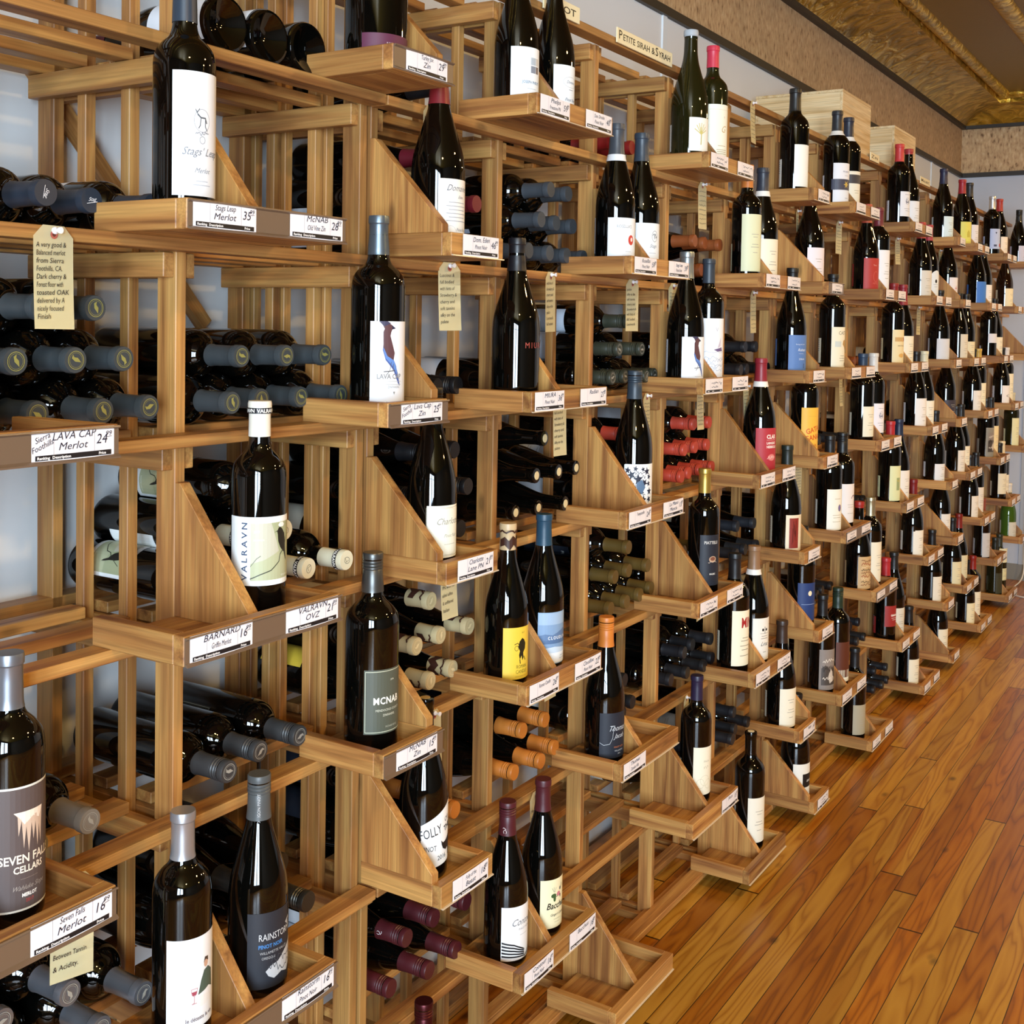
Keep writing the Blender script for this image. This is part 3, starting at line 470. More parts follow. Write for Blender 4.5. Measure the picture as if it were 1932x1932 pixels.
bp = N('ShaderNodeBump'); bp.inputs['Strength'].default_value = .35; bp.inputs['Distance'].default_value = .003; L(gap, bp.inputs['Height']); L(bp.outputs[0], b.inputs['Normal'])
plane('floor', [(X0, YR, 0), (X1, YR, 0), (X1, YW, 0), (X0, YW, 0)], M)

WALLM = mat('#e2e4e4', .75, 0, 'painted_wall')
# upper band: speckled tan board
M, nt, b, N, L = nodes('tan_speckled_board')
tc = N('ShaderNodeTexCoord'); mp = N('ShaderNodeMapping'); mp.inputs['Scale'].default_value = (75, 75, 32); L(tc.outputs['Object'], mp.inputs[0])
n1 = N('ShaderNodeTexNoise'); n1.inputs['Scale'].default_value = 1; n1.inputs['Detail'].default_value = 4; L(mp.outputs[0], n1.inputs['Vector'])
n2 = N('ShaderNodeTexNoise'); n2.inputs['Scale'].default_value = 9; n2.inputs['Detail'].default_value = 3; L(tc.outputs['Object'], n2.inputs['Vector'])
r1 = ramp(nt, [(.29, '#6e5030'), (.40, '#b8946a'), (.58, '#caa97c'), (.75, '#d8bd94')]); L(n1.outputs['Fac'], r1.inputs['Fac'])
r2 = N('ShaderNodeMapRange'); r2.inputs[1].default_value = .3; r2.inputs[2].default_value = .7; r2.inputs[3].default_value = .88; r2.inputs[4].default_value = 1.08; L(n2.outputs['Fac'], r2.inputs[0])
vm = N('ShaderNodeVectorMath'); vm.operation = 'SCALE'; L(r1.outputs[0], vm.inputs[0]); L(r2.outputs[0], vm.inputs['Scale']); L(vm.outputs[0], b.inputs['Base Color']); b.inputs['Roughness'].default_value = .7
BOARD = M
ZT0, ZT1 = H0 + .575, H0 + .875       # lower edge of the band, top of the wall
plane('wall_left', [(X0, YW, 0), (X1, YW, 0), (X1, YW, ZT0 + .01), (X0, YW, ZT0 + .01)], WALLM)
plane('wall_left', [(X0, YW - .002, ZT0), (X1, YW - .002, ZT0), (X1, YW - .002, ZC + .1), (X0, YW - .002, ZC + .1)], BOARD)
plane('wall_far', [(X1, YW, 0), (X1, YR, 0), (X1, YR, ZT0 + .01), (X1, YW, ZT0 + .01)], mat('#b9c0cc', .75, 0, 'pale_blue_grey_wall'))
plane('wall_far', [(X1 - .002, YW, ZT0), (X1 - .002, YR, ZT0), (X1 - .002, YR, ZC + .1), (X1 - .002, YW, ZC + .1)], BOARD)
plane('wall_right', [(X0, YR, 0), (X1, YR, 0), (X1, YR, ZC + .1), (X0, YR, ZC + .1)], mat('#4a4034', .8, 0, 'right_wall_paint'))
# shop front with window openings
FRONT = mat('#5b4a38', .7, 0, 'shop_front_paint')
bm = bmesh.new()
for y0, y1, z0, z1 in ((YW, -1.88, 0, ZC + .1), (-2.76, -2.93, 0, ZC + .1), (-4.11, YR, 0, ZC + .1), (-1.88, -2.76, 0, .5), (-2.93, -4.11, 0, .5), (-1.88, -2.76, 2.6, ZC + .1), (-2.93, -4.11, 2.6, ZC + .1)):
    bx(bm, X0 - .04, X0, min(y0, y1), max(y0, y1), z0, z1)
tag(ob('wall_front', fin(bm, 'wall_front', FRONT)), kind='structure')
for i, (y0, y1) in enumerate(((-2.76, -1.88), (-4.11, -2.93))):
    bm = bmesh.new(); w = .035; ym = (y0 + y1) / 2
    for a in ((y0, y0 + w, .5, 2.6), (y1 - w, y1, .5, 2.6), (y0, y1, .5, .5 + w), (y0, y1, 2.6 - w, 2.6), (ym - .02, ym + .02, .5, 2.6), (y0, y1, 1.98, 2.02)):
        bx(bm, X0 - .03, X0 + .01, *a)
    tag(ob('window_%d' % (i + 1), fin(bm, 'window_frame', mat('#2a2622', .5, 0, 'window_frame_paint'))), kind='structure')
# ceiling with gilded cove, rolls
M, nt, b, N, L = nodes('gilded_pressed_metal')
tc = N('ShaderNodeTexCoord'); mp = N('ShaderNodeMapping'); mp.inputs['Scale'].default_value = (13, 10, 13); L(tc.outputs['Object'], mp.inputs[0])
n1 = N('ShaderNodeTexNoise'); n1.inputs['Scale'].default_value = 1; n1.inputs['Detail'].default_value = 3; n1.inputs['Distortion'].default_value = 1.2; L(mp.outputs[0], n1.inputs['Vector'])
r1 = ramp(nt, [(.3, '#8f7224'), (.55, '#cda238'), (.75, '#f2d070')]); L(n1.outputs['Fac'], r1.inputs['Fac']); L(r1.outputs[0], b.inputs['Base Color'])
b.inputs['Metallic'].default_value = .7; b.inputs['Roughness'].default_value = .28
bp = N('ShaderNodeBump'); bp.inputs['Strength'].default_value = .8; bp.inputs['Distance'].default_value = .02; L(n1.outputs['Fac'], bp.inputs['Height']); L(bp.outputs[0], b.inputs['Normal'])
GILT = M
M, nt, b, N, L = nodes('bronze_ceiling_paint')
tc = N('ShaderNodeTexCoord'); n1 = N('ShaderNodeTexNoise'); n1.inputs['Scale'].default_value = 140; n1.inputs['Detail'].default_value = 2; L(tc.outputs['Object'], n1.inputs['Vector'])
b.inputs['Base Color'].default_value = lin('#86681c'); b.inputs['Metallic'].default_value = .4; b.inputs['Roughness'].default_value = .42
bp = N('ShaderNodeBump'); bp.inputs['Strength'].default_value = .3; bp.inputs['Distance'].default_value = .003; L(n1.outputs['Fac'], bp.inputs['Height']); L(bp.outputs[0], b.inputs['Normal'])
CEIL = M
plane('ceiling', [(X0, YR, ZC), (X1, YR, ZC), (X1, YW, ZC), (X0, YW, ZC)], CEIL)
def sweep(name, prof, m, axis='x'):      # prof: (offset from wall, z)
    bm = bmesh.new(); A = []; B = []
    for d, z in prof:
        if axis == 'x': A.append(bm.verts.new((X0, YW - d, z))); B.append(bm.verts.new((X1, YW - d, z)))
        else: A.append(bm.verts.new((X1 - d, YW, z))); B.append(bm.verts.new((X1 - d, YR, z)))
    for i in range(len(prof) - 1): bm.faces.new((A[i], A[i + 1], B[i + 1], B[i]))
    o = ob(name, fin(bm, name, m, smooth=True)); return tag(o, kind='structure')
cove = [(.004, ZT1 + .012)] + [(.03 + .24 * t, ZT1 + .012 + .085 * math.sin(t * math.pi / 2) ** .8) for t in [i / 10 for i in range(11)]] + [(.272, ZC + .02)]
bead = [(.285 + .032 * math.cos(a), ZC - .012 + .026 * math.sin(a)) for a in [math.pi - i * math.pi * 1. / 10 + 0 for i in range(0, 1)]]
bead = [(.30 - .034 * math.cos(math.pi * i / 12), ZC + .004 - .034 * math.sin(math.pi * i / 12)) for i in range(13)]
bead2 = [(.640 - .045 * math.cos(math.pi * i / 12), ZC + .004 - .030 * math.sin(math.pi * i / 12)) for i in range(13)]
k = 1
for ax in 'xy':
    for pr in (cove, bead, bead2) if ax == 'x' else (cove, bead):
        sweep('trim_%d' % k, pr, GILT, ax); k += 1
DARK = mat('#2b2620', .5, 0, 'dark_trim_paint')
for z0, z1, d in ((ZT0 - .012, ZT0 + .016, .016), (ZT1 - .008, ZT1 + .022, .03)):
    bm = bmesh.new(); bx(bm, X0, X1, YW - d, YW, z0, z1); tag(ob('trim_%d' % k, fin(bm, 'trim', DARK)), kind='structure'); k += 1
    bm = bmesh.new(); bx(bm, X1 - d, X1, YR, YW - d, z0, z1); tag(ob('trim_%d' % k, fin(bm, 'trim', DARK)), kind='structure'); k += 1
# wallboard joint battens
for x in (1.84, 4.28, 5.52):
    bm = bmesh.new(); bx(bm, x, x + .03, YW - .006, YW, 0, ZT0 - .012)
    tag(ob('trim_%d' % k, fin(bm, 'trim', mat('#dfe4e6', .6, 0, 'joint_batten'))), kind='structure'); k += 1
for y in (-.085, -.70):
    bm = bmesh.new(); bx(bm, X1 - .008, X1, y - .02, y, 0, ZT0 - .012)
    tag(ob('trim_%d' % k, fin(bm, 'trim', mat('#aab0b8', .6, 0, 'far_batten'))), kind='structure'); k += 1
bm = bmesh.new(); bx(bm, X1 - .012, X1, YR, YW, 0, .10); tag(ob('baseboard_far', fin(bm, 'baseboard', mat('#7e7c74', .6, 0, 'baseboard_paint'))), kind='structure')
# ceiling lamp fixtures (recessed cans)
for i, (x, y) in enumerate(LAMPS):
    t = thing('ceiling_lamp', (x, y, ZC), 'round recessed ceiling lamp out of the frame above the aisle', 'ceiling lamp', 'recessed lamps above the aisle')
    ob('lamp_ring', lathe('lamp_ring', [(.10, 0), (.105, -.012), (.088, -.018), (.084, -.004), (.084, -.001)], mat('#c8b890', .4, .3, 'lamp_ring')), t)

# ------------------------------------------------------------------ racks
P = .39586; RK = 2.0079; RW = .27
def Z(j): return H0 - RW * j           # top edge of a display shelf in row j
def RT_(j): return Z(j) - .038         # top of the bottle rails in row j
def px(k, mm): return (k - 2) * RK + mm * P      # racks 1..4, rack 2 starts at x=0
ROWN = ['top', 'second', 'third', 'fourth', 'fifth', 'sixth', 'seventh', 'bottom']
zt = RT_(-1) - .017
post_me = boxmesh('post', (-.0095, .0095, 0, .038, 0, zt), WD[2])
slat_me = boxmesh('slat', (-.0095, .0095, 0, .019, .03, zt - .02), WD[2])
side_me = boxmesh('side_rail', (-.0095, .0095, .004, .303, -.019, .016), WD[1])
mid_me = boxmesh('rail', (.0195 + .0, P - .0195, 0, .034, -.017, 0), WD[0])
frontL = boxmesh('front_rail', (-.012, 5 * P + .012, -.038, 0, -.017, 0), WD[0])
frontS = boxmesh('front_rail', (2 * P - .012, 5 * P + .012, -.038, 0, -.017, 0), WD[0])
rearL = boxmesh('rear_rail', (-.009, 5 * P + .009, .267, .303, -.017, 0), WD[0])
rearS = boxmesh('rear_rail', (2 * P - .009, 5 * P + .009, .267, .303, -.017, 0), WD[0])
RACKL = {1: 'tall redwood wine rack nearest the viewer at the left edge', 2: 'tall redwood wine rack in the middle, beneath the petite sirah sign',
         3: 'tall redwood wine rack beneath the two pale wooden crates', 4: 'tall redwood wine rack farthest away, ending at the far wall'}
for k in (1, 2, 3, 4):
    rk = thing('wine_rack', (px(k, 0), 0, 0), RACKL[k], 'wine rack', 'wine racks along the wall')
    m0 = 2 if k == 1 else 0
    for mm in range(m0, 6):
        x = mm * P
        ob('post', post_me, rk, (x, 0, 0)); ob('rear_post', post_me, rk, (x, .267, 0))
        for y in (.098, .194): ob('slat', slat_me, rk, (x, y, 0))
        for j in range(-1, 8):
            for s in (-1, 1):
                if (mm == m0 and s < 0) or (mm == 5 and s > 0): continue
                ob('side_rail', side_me, rk, (x + s * .019, 0, RT_(j) - .0335))
    for j in range(-1, 8):
        z = RT_(j)
        ob('front_rail', frontS if k == 1 else frontL, rk, (0, 0, z)); ob('rear_rail', rearS if k == 1 else rearL, rk, (0, 0, z))
        for mm in range(m0, 5):
            for y in (.078, .176): ob('middle_rail', mid_me, rk, (mm * P, y, z + .0005))
    ob('floor_sill', boxmesh('floor_sill', (m0 * P, 5 * P, -.004, .018, 0.0, .028), WD[0]), rk)
    if k == 1:
        bm = bmesh.new(); bx(bm, -.26, .26, 0, .02, -.012, .012)
        br = ob('diagonal_brace', fin(bm, 'diagonal_brace', WD[0]), rk, (4.42 * P, .306, Z(0) - .235), (0, R(48), 0))

# ------------------------------------------------------------------ display shelves
TW = .29556; DP = .1715; HW = .1558
def prism(bm, x0, x1, pts, mi=0):
    A = [bm.verts.new((x0, y, z)) for y, z in pts]; B = [bm.verts.new((x1, y, z)) for y, z in pts]; n = len(pts)
    bm.faces.new(A); bm.faces.new(B[::-1])
    for i in range(n): bm.faces.new((A[i], B[i], B[(i + 1) % n], A[(i + 1) % n]))
def tray_parts(x0, x1, bxc, full):
    d = {}
    d['base_board'] = [boxmesh('base_board', (x0 + .019, x1 - .019, -DP + .019, -.001, -.038, -.027), WD[0], .0006)]
    d['side_board'] = [boxmesh('side_board', (x0, x0 + .019, -DP + .019, 0, -.038, 0), WD[1]), boxmesh('side_board', (x1 - .019, x1, -DP + .019, 0, -.038, 0), WD[1])]
    d['front_lip'] = [boxmesh('front_lip', (x0, x1, -DP, -DP + .019, -.038, 0), WD[0])]
    bm = bmesh.new(); zb = -.027 if full else .0002; yf = -DP + .0195
    prism(bm, bxc - .0093, bxc + .0093, [(-.0005, zb), (yf, zb), (yf, zb + .014), (-.010, .162), (-.0005, .162)])
    bmesh.ops.recalc_face_normals(bm, faces=bm.faces)
    d['bracket'] = [fin(bm, 'bracket', WD[2], bevel=.0008)]
    bm = bmesh.new()
    for x in (x0 + .035, x1 - .035):
        g = bmesh.ops.create_circle(bm, cap_ends=True, segments=10, radius=.0028, matrix=Matrix.Translation((x, -.02, -.0268)))
    d['screw'] = [fin(bm, 'screw', mat('#3a2a1c', .4, .5, 'screw_head'))]
    return d
TP = {'F': tray_parts(-TW / 2, TW / 2, 0, True), 'R': tray_parts(-HW + .0124, .0124, .0030, False), 'L': tray_parts(-.0124, HW - .0124, -.0030, False)}
EXT = {'F': (-TW / 2, TW / 2), 'R': (-HW + .0124, .0124), 'L': (-.0124, HW - .0124)}
def channel(x0, x1, brown):
    bm = bmesh.new()
    if brown:
        prism(bm, x0 + .001, x1 - .001, [(-.0002, -.037), (-.0002, -.002), (-.0045, -.001), (-.0052, -.003), (-.0016, -.0050), (-.0016, -.0335), (-.0060, -.0365), (-.0056, -.0385)])
        me = fin(bm, 'tag_channel', mat('#6e5a48', .35, 0, 'brown_plastic'))
    else:
        prism(bm, x0 + .001, x1 - .001, [(-.0002, -.0378), (-.0002, -.0355), (-.0032, -.0360), (-.0036, -.0378)])
        me = fin(bm, 'tag_channel', mat('#c8b79c', .25, 0, 'clear_plastic'))
    bmesh.ops  # (faces already consistent)
    return me
CH = {(t, b_): channel(EXT[t][0], EXT[t][1], b_) for t in 'FRL' for b_ in (True, False)}
card_me = {}
def card(lines, price, far, left='', seed=0, w=.074):
    key = (tuple(lines), price, far, left, seed if far else 0, w)
    if key in card_me: return card_me[key]
    bm = bmesh.new(); n = 8
    A = []; B = []
    for i in range(n + 1):
        x = (i / n - .5) * w; y = -.0006 - .0012 * (1 - (2 * i / n - 1) ** 2) - .0004
        A.append(bm.verts.new((x, y, -.0315))); B.append(bm.verts.new((x, y, -.0030)))
    for i in range(n): bm.faces.new((A[i], A[i + 1], B[i + 1], B[i]))
    pm = fin(bm, 'price_card', mat('#e9e7ec', .6, 0, 'card_paper'))
    ink = '#1c1c30'; e = [('rect', '#17171c', -w * .46, -.0288, w * .46, -.0243)]
    if far < 2:
        e += [('line', '#9a98a4', [(-w * .25, -.0243), (-w * .25, -.004)], .0003), ('line', '#9a98a4', [(w * .24, -.0243), (w * .24, -.004)], .0003)]
    if far == 0:
        for i, s in enumerate(lines): e.append(('text', ink, s, -.001 - .001 * i, -.0115 - .0092 * i, .0094 if len(s) < 10 else .0080, dict(shear=.28, rot=2 - i, sx=min(1., .036 / (.0050 * max(1, len(s)))))))
        p = price.split('.'); e.append(('text', ink, p[0], w * .33, -.0180, .0125, dict(shear=.2, sx=.85)))
        if len(p) > 1: e += [('text', ink, p[1], w * .42, -.0115, .0062, dict(shear=.2)), ('line', ink, [(w * .39, -.0128), (w * .46, -.0122)], .0004)]
        e += [('text', ink, s, -w * .375, -.0115 - .007 * i, .0072, dict(shear=.4, rot=24, sx=.8)) for i, s in enumerate(left.split('|') if left else [])]
        e += [('text', '#e8e8e8', s, x, -.0278, .0034, dict(bold=.0001)) for s, x in (('Ranking', -w * .37), ('Description', -w * .16), ('Price', w * .34))]
    elif far == 1:
        for i in range(2): e.append(('line', ink, scr(-.014, .014, -.011 - .008 * i, .0022, seed + i * 7, 16), .0007))
        e.append(('line', ink, scr(.020, .030, -.012, .003, seed + 3, 6), .0008))
        e += [('rect', '#d8d8d8', x, -.0274, x + .008, -.0260) for x in (-.030, -.012, .022)]
    else:
        for i in range(2): e.append(('line', '#55556a', scr(-.014, .020, -.012 - .008 * i, .0016, seed + i * 7, 8), .0009))
    dm = design('card_writing', e, None, .0014, bulge=w)
    card_me[key] = (pm, dm); return card_me[key]

COLS = [(1, 3), (1, 4), (1, 5), (2, 0), (2, 1), (2, 2), (2, 3), (2, 4), (2, 5), (3, 0), (3, 1), (3, 2), (3, 3), (3, 4), (3, 5), (4, 0), (4, 1), (4, 2), (4, 3), (4, 4), (4, 5)]
ORD = ['first', 'second', 'third', 'fourth', 'fifth', 'sixth', 'seventh', 'eighth', 'ninth', 'tenth', 'eleventh', 'twelfth', 'thirteenth', 'fourteenth', 'fifteenth', 'sixteenth', 'seventeenth', 'eighteenth', 'nineteenth', 'twentieth', 'last']
# cards: (col index,row) -> [(lines, price, left note), ...]   None = no card in that place
CARDS = {
 (0, 2): [None, (('LAVA CAP', 'Merlot'), '24.99', 'Sierra|Foothills')], (0, 4): [None, (('Seven Falls', 'Merlot'), '16.99', '')],
 (1, 1): [(('Stags Leap', 'Merlot'), '35.99', ''), (('McNAB', 'Old Vine Zin'), '28.99', '')],
 (1, 3): [(('BARNARD', 'Griffin Merlot'), '16.99', ''), (('VALRAVN', 'OVZ'), '21.99', '')],
 (1, 5): [None, (('Rainstorm', 'Pinot Noir'), '16.99', '')],
 (2, 0): [(('Turley Juv.', 'Zin'), '29.99', '')], (2, 2): [(('Lava Cap', 'Zin'), '25.99', 'Sierra|Foothill')], (2, 4): [(('McNAB', 'Zin'), '15.99', '')],
 (3, 1): [(('Dom. Eden', 'Pinot Noir'), '46.99', '')], (3, 3): [(('Charlotte', 'Lane PN'), '21.99', '')], (3, 5): [(('Folly of the', 'Beast'), '18.99', '')],
 (4, 0): [(('Phelps', 'Freestone PN'), '59.99', ''), (('Dom. Drouhin', 'Pinot Noir'), '40.99', '')], (4, 2): [(('MIURA', 'Pinot Noir'), '36.99', ''), (('Radian',), '27.99', '')],
 (4, 4): [(('Roman Candle',), '26.99', ''), (('Cloudline', 'Pinot Noir'), '22.99', '')], (4, 6): [(('Contour', 'Pinot Noir'), '16.99', ''), (('Bacchus',), '18.99', '')],
 (5, 1): [(('Rosellas', 'Pinot Noir'), '59.99', ''), (('Stags Leap', 'Petite Sirah'), '39.99', '')], (5, 3): [(('Tempranillo',), '24.99', ''), (('La Mano', 'Mencia'), '13.99', '')],
 (5, 5): [(('Thomas', 'Dundee Hills'), '', ''), None], (5, 7): [None, None], (6, 6): [None, (('Finca',), '15.99', '')], (7, 7): [None, None],
 (8, 6): [(('Rioja',), '14.99', '')]}
TRAYS = {}
CT = []
for ci, (k, mm) in enumerate(COLS):
    rows = ([0, 2, 4, 6] if mm in (1, 3, 5) else [1, 3, 5, 7])
    if k == 1: rows = {3: [2, 4], 4: [1, 3, 5], 5: [0, 2, 4]}[mm]
    typ = 'R' if mm == 5 else ('L' if mm == 0 else 'F')
    for j in rows:
        n = rows.index(j)
        x = px(k, mm)
        lab = 'slatted redwood display shelf, %s row from the top, %s shelf column from the left' % (ROWN[j], ORD[ci])
        t = thing('display_shelf', (x, 0, Z(j)), lab, 'display shelf', 'display shelves on the racks')
        TRAYS[(ci, j)] = (x, typ)
        for nm, ms in TP[typ].items():
            for me in ms: ob(nm, me, t)
        brown = (ci <= 2) or (ci, j) in ((9, 1), (10, 4), (11, 5))
        chn = ob('tag_channel', CH[(typ, brown)], t, (0, -DP, 0))
        far = 0 if ci <= 5 else (1 if ci <= 9 else 2)
        a, b_ = EXT[typ]
        slots = [(a + .062), (b_ - .062)] if typ == 'F' else [(a + b_) / 2 + .006]
        cs = CARDS.get((ci, j)) or [(('Pinot', 'Noir'), '20', '')] * len(slots)
        for sx_, c in zip(slots, cs):
            if c is None: continue
            f = far if (c[0] != ('Pinot', 'Noir') or far) else 1
            if (ci, j) in CARDS: f = 0
            CT.append(1)
            pm, dm = card(c[0], c[1], f, c[2], seed=len(CT) % 9)
            o = ob('price_card', pm, t, (sx_, -DP - .0012, .0028)); o.scale = (1.46, 1, 1.26); ob('card_writing', dm, o)

